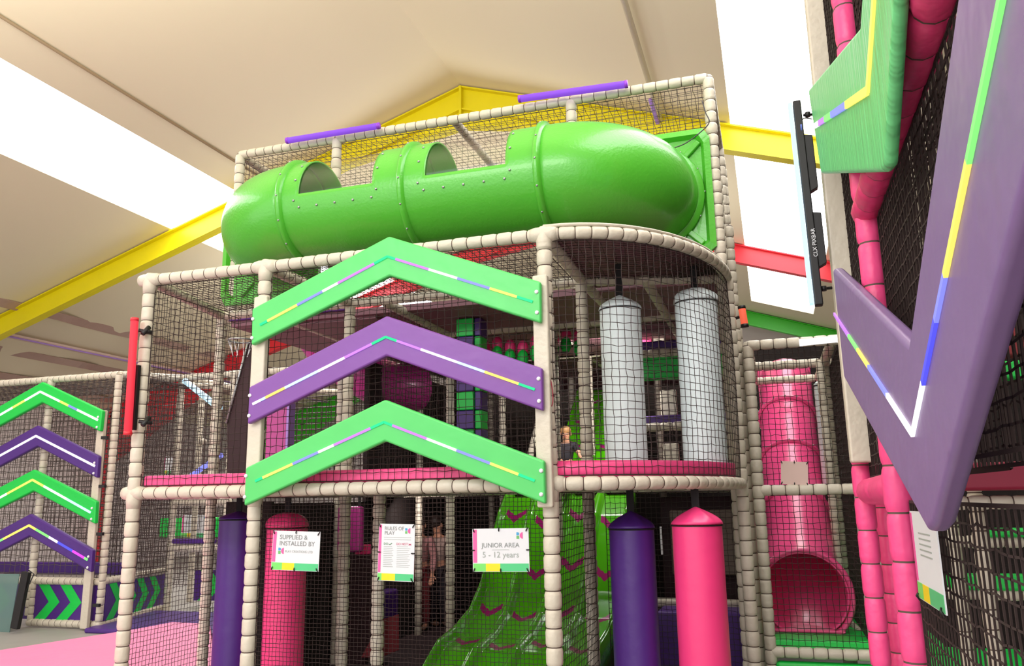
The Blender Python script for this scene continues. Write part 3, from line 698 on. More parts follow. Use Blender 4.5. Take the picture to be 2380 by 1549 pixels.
# ------------------------------------------------------------------ tube lamps
def tubelamp(label, a, b_, r, m, cat='tube lamp', clips=True, capm=None):
    a = Vector(a); b_ = Vector(b_); t = thing('tube_lamp', label, cat, (a + b_) / 2)
    d = (b_ - a).normalized()
    build('lamp_tube', MB().tube([a, a + d * .004, b_ - d * .004, b_], [r * .9, r, r, r * .9], 16), m, t, smooth=True)
    for p, s in ((a, -1), (b_, 1)): build('end_cap', MB().tube([p - d * s * .01, p + d * s * .014], r * 1.08, 16), capm or m, t, smooth=True)
    return t
LCAP = mat('purple_cap', srgb(150, 60, 220), .4)
tubelamp('purple tube lamp on the top rail, left of two', PY(669, 327, 6.44), PY(879, 293, 6.44), .03, E_PTUBE, capm=LCAP)
tubelamp('purple tube lamp on the top rail, right of two', PY(1209, 230, 6.44), PY(1455, 196, 6.44), .032, E_PTUBE, capm=LCAP)
rl = tubelamp('upright red tube lamp clamped to the left corner post', PY(313, 744, 4.78), PY(297, 1007, 4.78), .028, E_RTUBE, capm=REDP)
for y in (768, 980):
    a = PY(322, y, 4.8); build('clamp', MB().tube([a, a + Vector((.07, .06, -.01))], .014, 10).tube([a + Vector((.04, .0, -.03)), a + Vector((.04, .06, .03))], .018, 10), BLACK, rl, smooth=True)
build('housing', MB().beam(PY(320, 850, 4.82), PY(309, 1000, 4.82), .04, .03, upv=(0, 1, 0)), BLACK, rl)
ol = tubelamp('short orange tube lamp at the foot of the tall right posts', PY(1724, 716, 6.5), PY(1731, 757, 6.5), .028, E_OTUBE, capm=BLACK)
p = PY(1727, 735, 6.5); build('clamp', MB().tube([p, p + Vector((-.09, .1, 0))], .012, 8), BLACK, ol, smooth=True)
tubelamp('white tube lamp on the top rail of the slide tower', PY(1862, 797, 6.9), PY(1947, 788, 6.9), .028, E_WHITE)

# ------------------------------------------------------------------ signs
def text_mesh(s, size, m, org, ex, ez, parent, name='lettering', align='LEFT', spacing=1.0, off=None):
    cu = bpy.data.curves.new('txt', 'FONT'); cu.body = s; cu.size = size; cu.align_x = align; cu.space_character = spacing; cu.resolution_u = 3
    tmp = bpy.data.objects.new('txt', cu); sc.collection.objects.link(tmp); bpy.context.view_layer.update()
    me = bpy.data.meshes.new_from_object(tmp.evaluated_get(bpy.context.evaluated_depsgraph_get())); bpy.data.objects.remove(tmp); bpy.data.curves.remove(cu)
    mb = MB(); mb.v = [tuple(org + ex * v.co.x + ez * v.co.y) for v in me.vertices]; mb.f = [list(p.vertices) for p in me.polygons]; mb.m = [0] * len(mb.f)
    bpy.data.meshes.remove(me)
    return build(name, mb, m, parent)
def sign(name, label, tl, tr_, br, bl, kind, Y=None, X=None, nrm=Vector((0, -1, 0)), ties=None, cat='sign'):
    tl, tr_, br, bl = [(PY(*p, Y) if Y else PXp(*p, X)) for p in (tl, tr_, br, bl)]
    ex = ((tr_ - tl) + (br - bl)) / 2; wd = ex.length; ex.normalize(); ez = ((tl - bl) + (tr_ - br)) / 2; ht = ez.length; ez = (ez - ex * ez.dot(ex)).normalized()
    c = (tl + tr_ + br + bl) / 4; O = c - ex * wd / 2 - ez * ht / 2
    t = thing(name, label, cat, O + ex * wd / 2)
    def rect(nm, x0, x1, z0, z1, m, lift=.0015, parent=t):
        q = [O + ex * (x0 * wd) + ez * (z0 * ht) + nrm * lift, O + ex * (x1 * wd) + ez * (z0 * ht) + nrm * lift, O + ex * (x1 * wd) + ez * (z1 * ht) + nrm * lift, O + ex * (x0 * wd) + ez * (z1 * ht) + nrm * lift]
        return build(nm, MB().prism(q, -nrm * .0012), m, parent)
    b0 = [O, O + ex * wd, O + ex * wd + ez * ht, O + ez * ht]; build('board', MB().prism(b0, -nrm * .004), SIGNW, t)
    bh = .19 if kind != 'rules' else .13
    rect('side_stripe', .01, .08, bh + .02, .98, SPINK)
    rect('lime_band', .01, .235 if kind != 'rules' else .12, .01, bh, SLIME); rect('yellow_band', .235 if kind != 'rules' else .12, .49, .01, bh, SYEL); rect('green_band', .49, .99, .01, bh, SGRN)
    def logo(fx, fz, s):
        c0 = O + ex * (fx * wd) + ez * (fz * ht) + nrm * .002
        def disc(cx, cz, r, a0, a1, m):
            pts = [c0 + ex * (cx + r * math.cos(math.radians(a0 + (a1 - a0) * k / 14))) + ez * (cz + r * math.sin(math.radians(a0 + (a1 - a0) * k / 14))) for k in range(15)]
            build('logo_mark', MB().prism(pts, -nrm * .001), m, t)
        sq = lambda x0, x1, z0, z1, m: build('logo_mark', MB().prism([c0 + ex * x0 + ez * z0, c0 + ex * x1 + ez * z0, c0 + ex * x1 + ez * z1, c0 + ex * x0 + ez * z1], -nrm * .001), m, t)
        sq(-s, -.1 * s, -s, -.1 * s, SMG)
        pts = [c0 + ex * (-s) + ez * (.1 * s), c0 + ex * (-.5 * s) + ez * (.1 * s)] + [c0 + ex * (-.5 * s + .45 * s * math.cos(math.radians(a))) + ez * (.55 * s + .45 * s * math.sin(math.radians(a))) for a in range(-80, 91, 17)] + [c0 + ex * (-s) + ez * s]
        build('logo_mark', MB().prism(pts, -nrm * .001), SBLUE, t)
        disc(1.1 * s, 0, s, 90, 270, SMAG)
    T_ = lambda s, size, m, fx, fz, al='LEFT': text_mesh(s, size, m, O + ex * (fx * wd) + ez * (fz * ht) + nrm * .0025, ex, ez, t, align=al)
    if kind == 'supplier':
        T_('SUPPLIED &', .042, TXT, .15, .79); T_('INSTALLED BY', .042, TXT, .15, .63); logo(.19, .49, .02); T_('PLAY CREATIONS LTD', .021, TXL, .28, .455)
    elif kind == 'rules':
        T_('RULES OF', .032, TXT, .16, .89); T_('PLAY', .032, TXT, .16, .81); logo(.8, .88, .017)
        T_('DO', .02, TXG, .15, .63); T_('DO NOT', .02, TXP, .5, .63)
        for pts, m in (([(.29, .645), (.32, .632), (.38, .66)], TXG), ([(.84, .63), (.91, .655)], TXP), ([(.84, .655), (.91, .63)], TXP)):
            q = [O + ex * (a * wd) + ez * (b2 * ht) + nrm * .0025 for a, b2 in pts]
            for u_, v_ in zip(q, q[1:]): build('lettering', MB().beam(u_, v_, .003, .001, upv=nrm), m, t)
        for k in range(12): rect('text_line', .15, .38 + .06 * (k * 7 % 3) / 3, .6 - k * .032, .606 - k * .032, TXL); rect('text_line', .52, .82 + .1 * (k * 5 % 3) / 3, .6 - k * .032, .606 - k * .032, TXL)
        for k in range(2): rect('text_line', .15, .9, .76 - k * .04, .766 - k * .04, TXL)
    elif kind == 'junior':
        logo(.84, .83, .019); T_('JUNIOR AREA', .04, TXT, .5, .56, 'CENTER'); T_('5 - 12 years', .05, TXL, .5, .33, 'CENTER'); rect('text_line', .35, .65, .5, .508, TXL)
    elif kind == 'plain':
        logo(.86, .86, .02)
    elif kind == 'side':
        for k in range(5): rect('text_line', .3, .75, .75 - k * .06, .765 - k * .06, TXL)
    for fx, fz in (ties or ((.03, .95), (.5, .97), (.97, .94), (.03, .05), (.5, .04), (.97, .05))):
        q = O + ex * (fx * wd) + ez * (fz * ht); d = (ex * (.5 if fx > .6 else (-.5 if fx < .4 else 0)) + ez * (1 if fz > .5 else -1)).normalized() * .016
        if .3 < fz < .7: d = ex * (.016 if fx > .5 else -.016)
        build('cable_tie', MB().tube([q + nrm * .006 - d * .6, q + nrm * .009, q + d + nrm * .001], [.003, .0045, .0025], 6), BLACK, t, smooth=True)
    return t
YS = YF - .012
sign('notice_sign', 'white sign reading supplied and installed by, left of three on the lower net', (634, 1234), (744, 1237), (741, 1330), (631, 1325), 'supplier', Y=YS)
sign('notice_sign', 'tall white rules of play sign, middle of three on the lower net', (881, 1218), (964, 1219), (962, 1354), (877, 1350), 'rules', Y=YS, ties=((.04, .96), (.96, .96), (.04, .5), (.96, .49), (.04, .04), (.95, .04)))
sign('notice_sign', 'white junior area 5 to 12 years sign, right of three on the lower net', (1097, 1230), (1229, 1228), (1230, 1330), (1100, 1330), 'junior', Y=YS, ties=((.03, .95), (.48, .97), (.97, .96), (.02, .5), (.98, .5), (.03, .05), (.5, .04), (.97, .05)))

# ------------------------------------------------------------------ left frame with chevrons (climbing court)
YL = 9.1
L = thing('court_frame', 'beige padded court frame with grey netting at far left', 'play frame', (-10, YL, 0))
LZ = 3.42
xg = PY(250, 1200, YL).x; xg2 = PY(105, 1100, YL).x
post(xg, YL, 0, LZ, L, r=.05); post(xg2 - .05, YL, 0.15, LZ, L, r=.05)
bar((-14, YL, LZ), (xg, YL, LZ), L, r=.05)
zb = PY(180, 1352, YL).z; zb2 = PY(150, 1450, YL).z
bar((-14, YL, zb), (xg, YL, zb), L, r=.05, seg=.1); bar((PY(65, 1450, YL).x, YL, zb2), (xg, YL, zb2), L, r=.05, seg=.1)
post(PY(75, 1400, YL).x, YL, zb2, zb, L, r=.045)
# side run going back
YG = 10.75; xG = PY(405, 1150, YG).x
post(xG, YG, 0, 3.62, L, r=.055, seg=.13); post(xG - .55, YG + 1.2, 0, 3.5, L, r=.05, seg=.13)
bar((xg, YL, zb), (xG - .1, YG, zb), L, r=.05); bar((xg, YL, zb2), (xG - .1, YG, zb2), L, r=.05)
bar((xg, YL, LZ), (xG, YG, 3.62), L, r=.05); bar((xG - .9, YG, 3.62), (-6.9, YG, 3.62), L, r=.055, seg=.14)
bar((xG, YG, 3.62), (xG + .2, 13, 3.62), L, r=.05)
bar((xG, YG, 3.5), (-7.1, 12.6, 3.5), L, r=.05)
z1 = PY(300, 1272, YG).z; bar((xg, YG - .3, z1), (-7.9, YG - .3, z1), L, r=.055, seg=.13)
z2 = PY(450, 1168, YG).z; bar((xG, YG, z2), (-7.95, YG, z2), L, r=.06, seg=.13)
post(-8.0, YG + .0, 0, 3.6, L, r=.05, seg=.13)
z3 = PY(270, 1035, YG + 1).z; bar((xg - .6, YG + 1, z3), (xG - .5, YG + 1.2, z3), L, r=.05, seg=.13)
WN = dict(r=.006, m=NETG)
netXZ(-13.8, xg, zb, LZ, YL + .06, .1, L, r=.004, m=NETG); netXZ(-13.8, xg, zb, LZ, YL + .9, .085, L, r=.0045, m=NETG); netXZ(-13.8, xg, zb, LZ, YL + 1.9, .1, L, r=.004, m=NETG)
netXZ(-14, -6, 1.0, 3.5, 12.9, .1, L, r=.007); netXZ(-14, -5.6, .0, 3.5, 14.4, .11, L, r=.008)
netquad((xg, YL, zb), (xG, YG, zb), (xG, YG, 3.6), (xg, YL, LZ), .09, L, r=.005)
netXY(-13.5, xg, YL, YG, LZ + .02, .12, L, r=.007)
# awning pads behind
build('rail_pad', MB().box((xg - 5, YL + .5, PY(100, 1335, YL + .5).z), (xg - .1, YL + .62, PY(100, 1308, YL + .5).z)), DPURPLE, L, bevel=.03)
build('rail_pad', MB().box((xg, 11.6, PY(350, 1315, 11.6).z), (-7.3, 11.75, PY(350, 1290, 11.6).z)), DPURPLE, L, bevel=.03)
build('rail_pad', MB().box((xg, YG - .36, PY(300, 1262, YG).z), (-7.95, YG - .26, PY(300, 1251, YG).z)), DPURPLE, L, bevel=.02)
build('rail_pad', MB().box((-8.9, 12.1, PY(450, 1296, 12.1).z), (-7.0, 12.2, PY(450, 1286, 12.1).z)), HOT, L, bevel=.02)
# arrow banners
def arrow_banner(label, P0, P1, z0, z1, n, start=.1, w_=None, rev=False):
    P0 = Vector(P0); P1 = Vector(P1); d = P1 - P0; Ln = d.length; d.normalize(); nr = d.cross(Vector((0, 0, 1))).normalized()
    if nr.dot((P0 + P1) / 2) > 0: nr = -nr
    t = thing('arrow_banner', label, 'banner', (P0 + P1) / 2 + Vector((0, 0, z0)))
    at = lambda s, z: P0 + d * s + Vector((0, 0, z))
    build('banner_sheet', MB().prism([at(0, z0), at(Ln, z0), at(Ln, z1), at(0, z1)], -nr * .01), DPURPLE, t)
    hz = z1 - z0; pitch = hz * .8; aw = hz * .4; tip = hz * .45
    for k in range(n):
        s = start * hz + k * pitch
        pts = [(s, z1), (s + aw, z1), (s + aw + tip, (z0 + z1) / 2), (s + aw * .9, z0), (s - .02, z0), (s + tip, (z0 + z1) / 2)]
        pts = [(min(max(a, 0), Ln), b2) for a, b2 in pts]
        if pts[0][0] >= Ln: break
        build('arrow', MB().prism([at(a, b2) + nr * .003 for a, b2 in pts], -nr * .002), GREENB, t)
xs0 = PY(78, 1400, YL).x
arrow_banner('purple banner with green arrows between low rails, left of the boarded post', (xs0, YL, 0), (xg - .05, YL, 0), zb2 + .04, zb - .04, 2, .12)
arrow_banner('purple arrow banner at the far left edge behind the leaning stand', (xs0 - 1.6, YL, 0), (xs0 - .08, YL, 0), zb2 + .04, zb - .04, 3, .1)
arrow_banner('receding purple banner with green arrows right of the boarded post', (xg + .03, YL + .05, 0), (xG - .13, YG + .1, 0), zb2 + .04, zb - .04, 4, .15)
arrow_banner('dim purple arrow banner behind the netted gate', (xG - .0, YG + .6, 0), (-7.3, YG + .8, 0), zb2 + .04, zb - .04, 2, .2)
b1 = PY(240, 1200, YL - .1).x
mbx = board('mounting_board', 'flat beige mounting board holding the far left chevrons', (PY(236, 1000, YL - .1).x, YL - .1, .02), PY(240, 955, YL - .1).z, .12, .06)
for y in (1018, 1131, 1242, 1408):
    a = PY(237 - (y - 1018) * .05, y, YL - .13); build('bracket', MB().box((a.x - .01, YL - .14, a.z - .02), (a.x + .09, YL - .1, a.z + .02)), BLACK, mbx)
def lchev(label, pk, inn, rt, rb, led_pk, led_r, m, cols):
    Yc = YL - .2; P = lambda p: PY(p[0], p[1], Yc)
    pkw, innw, rtw, rbw, lpk, lr = map(P, (pk, inn, rt, rb, led_pk, led_r)); cx = pkw.x
    mir = lambda v: Vector((2 * cx - v.x, v.y, v.z)); th = Vector((0, .07, 0))
    t = thing('chevron_panel', label, 'chevron panel', (cx, Yc, rbw.z), 'chevron panels at far left')
    build('padded_face', MB().prism([mir(rtw), pkw, rtw, rbw, innw, mir(rbw)], th), m, t, bevel=.02, seg=3)
    nf = Vector((0, -1, 0)); ledstrip([mir(lr) + nf * .005, lpk + nf * .005, lr + nf * .005], .03, cols, t, nf, None)
    for q in (rtw.lerp(rbw, .3), rtw.lerp(rbw, .78)):
        q = q + Vector((-.06, -.005, 0)); build('bolt_cap', MB().rings([[q + nf * h + Vector((math.cos(a * math.pi / 5), 0, math.sin(a * math.pi / 5))) * rr for a in range(10)] for h, rr in ((-.006, .02), (.006, .014))]), BOLT, t, smooth=True)
GLED = [[(1, W_)], [(.3, W_), (.5, Y_), (.62, B_), (1, W_)]]
lchev('green chevron with white light strip, topmost at far left', (97, 888), (97, 936), (238, 955), (232, 1004), (94, 911), (228, 977), GREENB, [[(.55, W_), (.75, Y_), (1, W_)], [(.35, W_), (.5, Y_), (.65, B_), (1, W_)]])
lchev('purple chevron with plain white light strip, second from the top at far left', (86, 989), (86, 1038), (229, 1061), (225, 1112), (84, 1014), (221, 1084), DPURPLE, [[(1, W_)], [(1, W_)]])
lchev('green chevron with white and yellow light strip, third from the top at far left', (77, 1092), (77, 1142), (223, 1166), (220, 1219), (76, 1116), (211, 1192), GREENB, [[(.6, W_), (1, Y_)], [(.2, Y_), (.6, W_), (1, E_CYAN)]])
lchev('purple chevron with multicoloured light strip, lowest at far left', (69, 1195), (68, 1247), (215, 1279), (211, 1332), (68, 1222), (204, 1302), DPURPLE, [[(.3, W_), (.6, E_LGRN), (1, Y_)], [(.12, Y_), (.35, E_LGRN), (.5, W_), (.75, E_DBLUE), (.95, E_MAG), (1, E_LGRN)]])
# lights, signs and pads in the court
tubelamp('long blue white light bar slanting down inside the court', PY(431, 887, 10.6), PY(509, 948, 9.2), .045, E_CYAN)
tubelamp('blue light bar near the pink deck edge at left, lettering lit up', PY(448, 1104, 9.6), PY(512, 1060, 9.2), .035, E_BLUE)
g1 = PY(372, 1205, 12.6); g2 = PY(500, 1250, 12.6)
tag(boxpart('green_wall_pad', (g1.x, 12.6, g2.z), (g2.x, 12.7, g1.z), GREENB, None, .02), 'bright green wall pad behind the small sign in the court', 'pad')
sign('notice_sign', 'small white sign on the green pad behind the left netted bay', (423, 1198), (485, 1198), (482, 1251), (421, 1249), 'plain', Y=12.5)
sign('notice_sign', 'tiny white sign above the pink deck edge at left', (383, 1062), (400, 1062), (399, 1103), (381, 1102), 'side', Y=12.4)
# backboard and hoop
HB = thing('basketball_hoop', 'basketball hoop with silver ring on a dark slanted backboard', 'basketball hoop', (-3.8, 5.6, 2.6))
a, b2, c, d = PY(577, 800, 5.6), PY(528, 985, 5.6), PY(528, 1100, 5.6), PY(592, 1100, 5.6)
e = PY(592, 790, 5.6)
build('backboard', MB().prism([a, b2, c, d, e], (0, .03, 0)), DARK, HB)
build('edge_trim', MB().tube([a + Vector((0, -.01, 0)), b2 + Vector((0, -.01, 0))], .009, 8), STEEL, HB, smooth=True)
hc = PY(560, 792, 5.5); build('ring', MB().tube([hc + Vector((.1 * math.cos(t_ * math.pi / 10), .1 * math.sin(t_ * math.pi / 10), 0)) for t_ in range(21)], .008, 8, cap=False), STEEL, HB, smooth=True)
build('arm', MB().tube([hc + Vector((.1, 0, 0)), hc + Vector((.16, .05, -.03))], .01, 8), STEEL, HB, smooth=True)
mb = MB()
for k in range(8):
    t_ = k * math.pi / 4; mb.tube([hc + Vector((.1 * math.cos(t_), .1 * math.sin(t_), 0)), hc + Vector((.06 * math.cos(t_ + .3), .06 * math.sin(t_ + .3), -.13))], .0025, 5)
build('hoop_net', mb, BOLT, HB)
# mats on the floor
mbm = [PZ(-60, 1520, .2), PZ(310, 1463, .2), PZ(400, 1446, .2), PZ(489, 1450, .2)]
poly = [mbm[0], mbm[1], mbm[2], mbm[3], Vector((-4.85, 6.5, .2)), Vector((-4.55, 5.3, .2)), Vector((-4.5, 3.0, .2)), Vector((-8.5, 3.0, .2)), Vector((-8.5, 6.4, .2))]
mb = MB()
o = build('floor_mat', MB().prism([(p.x, p.y, .0) for p in poly], (0, 0, .2)), MATPINK, bevel=.03, seg=3); tag(o, 'large pink floor mat spreading across the lower left corner', 'floor mat')
tag(build('floor_mat', MB().prism([(xg + .06, 8.8, 0), (-6.3, 8.85, 0), (-7.3, 10.5, 0), (xG - .15, 10.5, 0)], (0, 0, .06)), DPURPLE, bevel=.02), 'purple floor mat beyond the pink one beside the arrow banner', 'floor mat')
# leaning stand
t = thing('leaning_stand', 'black leaning banner stand with grey green sail at far left floor', 'stand', (-10.6, 8.7, 0))
a, b2 = PY(62, 1330, 8.6), PY(35, 1462, 8.6)
build('upright', MB().beam(a, b2, .12, .06, upv=(0, 1, 0)), BLACK, t, bevel=.008)
build('stay', MB().tube([a + Vector((.03, .0, .02)), PY(79, 1335, 8.6), PY(48, 1400, 8.6)], .008, 6), BLACK, t, smooth=True)
SAIL = mat('grey_green_film', srgb(110, 140, 135), .6, alpha=.75)
build('sail', MB().prism([PY(-30, 1335, 8.65), PY(45, 1335, 8.65), PY(20, 1480, 8.65), PY(-50, 1480, 8.65)], (0, .01, 0)), SAIL, t)

# ------------------------------------------------------------------ slide tower on the right
YP = 7.0; S = thing('slide_tower', 'beige padded net tower enclosing the pink tube slide', 'play frame', (.2, YP, 0))
x0s, x1s = -.12, .62
post(x0s, YP, 0, 2.84, S, r=.045); post(x0s - .07, YP + .25, 0, 2.84, S, r=.04); post(.55, 8.25, 0, 2.82, S, r=.045); post(.64, YP, 0, 1.6, S, r=.045)
post(.5, YP + 1.0, 0, 2.84, S, r=.04)
bar((x0s, YP, 2.84), (x1s, YP, 2.84), S); bar((x0s, YP, 1.64), (x1s, YP, 1.64), S); bar((x0s, YP, .4), (x1s, YP, .4), S)
bar((x0s, 8.2, 2.84), (x1s, 8.2, 2.84), S); bar((x0s, 9.3, 2.84), (x1s - .1, 9.3, 2.84), S)
bar((x0s, YP, 2.84), (x0s, 9.3, 2.84), S); bar((.55, YP + .1, 2.84), (.55, 9.3, 2.84), S); bar((.5, YP + 1, .55), (.68, YP + .1, .4), S, r=.03)
for z0, z1 in ((.45, 1.6), (1.68, 2.8)): netXZ(x0s + .03, x1s - .02, z0, z1, YP, .045, S, r=.0025)
netYZ(x0s, YP, 9.3, .45, 2.8, .06, S, r=.003)
netYZ(.6, YP + .1, 9.3, .45, 2.8, .06, S, r=.003)
build('green_deck', MB().box((x0s, YP - .0, .42), (x1s + .5, 8.7, .5)), GREENB, S, bevel=.02)
build('kerb_pad', MB().box((x0s + .03, YP - .06, .26), (x1s + .05, YP + .05, .335)), GREENB, S, bevel=.03)
sl = thing('tube_slide', 'hot pink tube slide coming down to an open flared mouth', 'slide', (.2, 7.4, .5))
c_ = [PY(1826, 880, 10.2), PY(1829, 940, 9.8), PY(1833, 1010, 9.4), PY(1840, 1090, 9.0), PY(1847, 1170, 8.6), PY(1855, 1240, 8.25), PY(1863, 1315, 7.9), PY(1868, 1362, 7.6), PY(1870, 1384, 7.3)]
cp = smooth_path(c_, 6)
mb = MB(); mb.tube(cp, [.285 + .02 * i / len(cp) + .045 * max(0, (i - len(cp) + 7) / 7) for i in range(len(cp))], 40, cap=False)
o = build('tube_body', mb, TPINK, sl, smooth=True); s_ = o.modifiers.new('s', 'SOLIDIFY'); s_.thickness = .01; s_.offset = -1
for k in (9, 17, 26):
    ax = (cp[k + 1] - cp[k - 1]); flange(cp[k], ax, .295, sl, TPINK, .022, .03, 16)
# flared mouth
mc = cp[-1]; n = 48; ax = (cp[-1] - cp[-2]).normalized(); sd = Vector((1, 0, 0)); uu = ax.cross(sd).normalized()
if uu.z < 0: uu = -uu
rg = []
for f, rr in ((-.05, .35), (-.01, .375), (.015, .385), (.03, .37), (.02, .348), (-.03, .342)):
    c = mc + ax * f; rg.append([c + (sd * math.cos(2 * math.pi * j / n) + uu * math.sin(2 * math.pi * j / n)) * rr * (1 + .06 * max(0, -math.sin(2 * math.pi * j / n))) for j in range(n)])
mb = MB().rings(rg, cap=False); build('mouth', mb, TPINK, sl, smooth=True)
build('foot_block', MB().box((mc.x - .29, mc.y + .0, .5), (mc.x + .29, mc.y + .3, mc.z - .27)), TPINK, sl, bevel=.02)
a, b2 = PY(1760, 870, 10.3), PY(1893, 960, 10.3)
build('entry_plate', MB().box((a.x, 10.3, b2.z - .25), (b2.x, 10.36, a.z + .1)), TPINK, sl, bevel=.02)
sgn = sign('notice_sign', 'small plain cream sign tied over the pink tube slide', (1815, 1072), (1878, 1075), (1878, 1128), (1815, 1126), 'blank', Y=YP - .01)
for ch in list(sgn.children):
    if ch.name.startswith(('side_stripe', 'lime', 'yellow', 'green_band')): bpy.data.objects.remove(ch)
    elif ch.name.startswith('board'): ch.data.materials[0] = mat('cream_card', srgb(228, 196, 186), .5)
punchbag('pale blue punch bag right of the pink tube slide on the upper level', PY(1928, 1000, 8.6).x, 8.6, PY(1922, 878, 8.6).z, 1.66, .11, WHITEB, 2.82, .08)
# under-bay furniture
t = thing('padded_bench', 'dark purple padded bench with beige backrest under the bowed bay', 'bench', (-.9, 7.6, 0))
a = PY(1526, 1422, 7.5); b2 = PY(1745, 1422, 7.5); boxpart('seat_block', (a.x, 7.5, 0), (-.33, 8.0, a.z), DPURPLE, t, .02)
a2 = PY(1524, 1392, 7.95); boxpart('backrest', (a2.x - .02, 7.9, a.z - .02), (-.33, 8.05, a2.z), BEIGE, t, .03)
WP = mat('taupe_board', srgb(120, 104, 92), .6)
a = PY(1556, 1186, 8.6); b2 = PY(1718, 1338, 8.6); tag(boxpart('taupe_panel', (a.x, 8.55, b2.z), (-.3, 8.6, a.z), WP, None, .02), 'taupe wall panel behind the hanging pink bag', 'panel')
tag(boxpart('dark_partition', (-1.15, 8.7, 0), (-.3, 8.8, 1.6), DARK, None, .01), 'dark partition closing the lower bay behind the bench', 'partition')
a = PY(1533, 1225, 7.9); b2 = PY(1541, 1290, 7.9); tag(boxpart('paper_notice', (a.x, 7.9, b2.z), (b2.x, 7.92, a.z), SIGNW, None, .002), 'narrow white notice strip between the purple and pink bags', 'notice')
t = tag(boxpart('purple_soft_block', (PY(800, 1370, 8.4).x, 8.4, PY(800, 1455, 8.4).z), (PY(882, 1370, 8.4).x, 8.9, PY(800, 1378, 8.4).z), DPURPLE, None, .03), 'dark purple soft block on the lower level behind the net', 'soft block')
a, b2, c = PY(838, 1530, 7.4), PY(886, 1440, 7.4), PY(886, 1530, 7.4)
tag(build('red_wedge', MB().prism([a, b2, c], (0, .4, 0)), CL_RED, bevel=.01), 'dark red foam wedge on the lower level left of the slide', 'soft wedge')
a = PY(783, 1178, 7.2); b2 = PY(838, 1285, 7.2)
t = thing('magenta_pad', 'magenta padded panel hanging in the dim lower level', 'pad', (a.x, 7.2, b2.z)); boxpart('panel', (a.x, 7.2, b2.z), (b2.x, 7.28, a.z), MAG, t, .03)
for x in (a.x + .04, b2.x - .04): build('strap', MB().box((x - .015, 7.23, a.z - .02), (x + .015, 7.24, ZD - .03)), STRAP, t)
a = PY(824, 1267, 7.6); b2 = PY(853, 1290, 7.6); t = thing('red_box', 'small bright pink box on a dark stand in the dim lower level', 'box', (a.x, 7.6, 0))
boxpart('box_body', (a.x, 7.6, b2.z), (b2.x, 7.7, a.z), HOT, t, .01); boxpart('stand', (a.x - .1, 7.62, 0.03), (b2.x - .02, 7.8, b2.z), DARK, t, .01)
bar((-3.1, 5.9, .1), (-2.55, 6.6, .22), T, r=.04)

# ------------------------------------------------------------------ near pink frame on the right
XN = .43
N = thing('pink_play_frame', 'hot pink padded net frame close on the right edge', 'play frame', (XN, 3, 0))
DPK = mat('rose_vinyl', srgb(226, 60, 118), .4, 8, .06, .3, 20)
post(.425, 4.45, 0, 4.6, N, m=PINK, seg=.16); post(.53, 4.6, 0, 4.6, N, m=PINK, seg=.14); post(.43, 3.3, 0, 4.6, N, m=PINK, seg=.17)
post(.43, .9, 0, 4.6, N, m=PINK, seg=.16)
zbar = PXp(2020, 470, XN).z; bar((XN, 3.35, zbar), (XN, .4, zbar), N, m=DPK, r=.055, seg=.16)
bar((XN + .01, 4.4, 1.61), (XN + .01, 3.35, 1.62), N, m=PINK, r=.06, seg=.5)
for (y0, y1, z0, z1) in ((.5, 3.25, 1.68, zbar - .05), (.5, 3.25, .02, 1.57), (.5, 3.25, zbar + .05, 4.6), (3.35, 4.4, 1.68, 4.6)):
    netYZ(XN + .03, y0, y1, z0, z1, .05, N, r=.0035)
netYZ(XN + .1, .5, 4.4, 1.66, 4.6, .045, N, r=.0035); netYZ(XN + .18, 2.5, 6.8, 1.66, 4.6, .045, N, r=.003)
for y in (4.45, 5.8): post(.62, y + .3, 0, 1.6, N, r=.03, seg=.08)
board('mounting_board', 'wide beige mounting board in front of the pink corner post, upper right', (.44, 4.36, 1.75), 4.7, .14, .09)
XV = .335
LW_ = [[(.12, V_), (.3, V_), (.45, LG), (.6, Y_), (.8, E_BLUE), (1, W_)], [(.05, W_), (.25, W_), (.5, E_DBLUE), (.8, Y_), (1, E_LGRN)]]
chevron('huge purple V shaped panel with light strip leaning close on the right', [(1935, 624), (2110, 800), (2222, -10), (2242, -160), (2560, -160), (2500, 0), (2372, 450), (2282, 780), (2168, 1222), (2155, 1238), (1962, 882)], [(1941, 730), (2125, 1010), (2335, 0), (2356, -100)],
        [LW_[0], [(.2, W_), (.4, E_DBLUE), (.52, E_BLUE), (.76, Y_), (1, E_LGRN)], [(1, E_LGRN)]], mat('greyed_purple_vinyl', srgb(134, 106, 158), .4, 4, .05, .25, 10), X=XV, th=.05, bev=.018, lw=.014)  # haze put into this purple, so it is paler and greyer
chevron('mint green V shaped panel with light strip high on the right frame', [(1878, 208), (1998, 60), (2004, -30), (2010, -160), (2090, -160), (2078, 0), (2056, 392), (2048, 402), (1908, 405)], [(1895, 293), (2020, 210), (2035, 0), (2040, -80)],
        [[(.14, W_), (.3, V_), (.45, LG), (.72, B_), (1, Y_)], [(1, Y_)], [(1, Y_)]], mat('mint_green_vinyl', srgb(108, 205, 130), .38, 4, .05, .8, 3, bmap=(1, 9, .7)), X=XV + .005, th=.035, bev=.018, lw=.026)
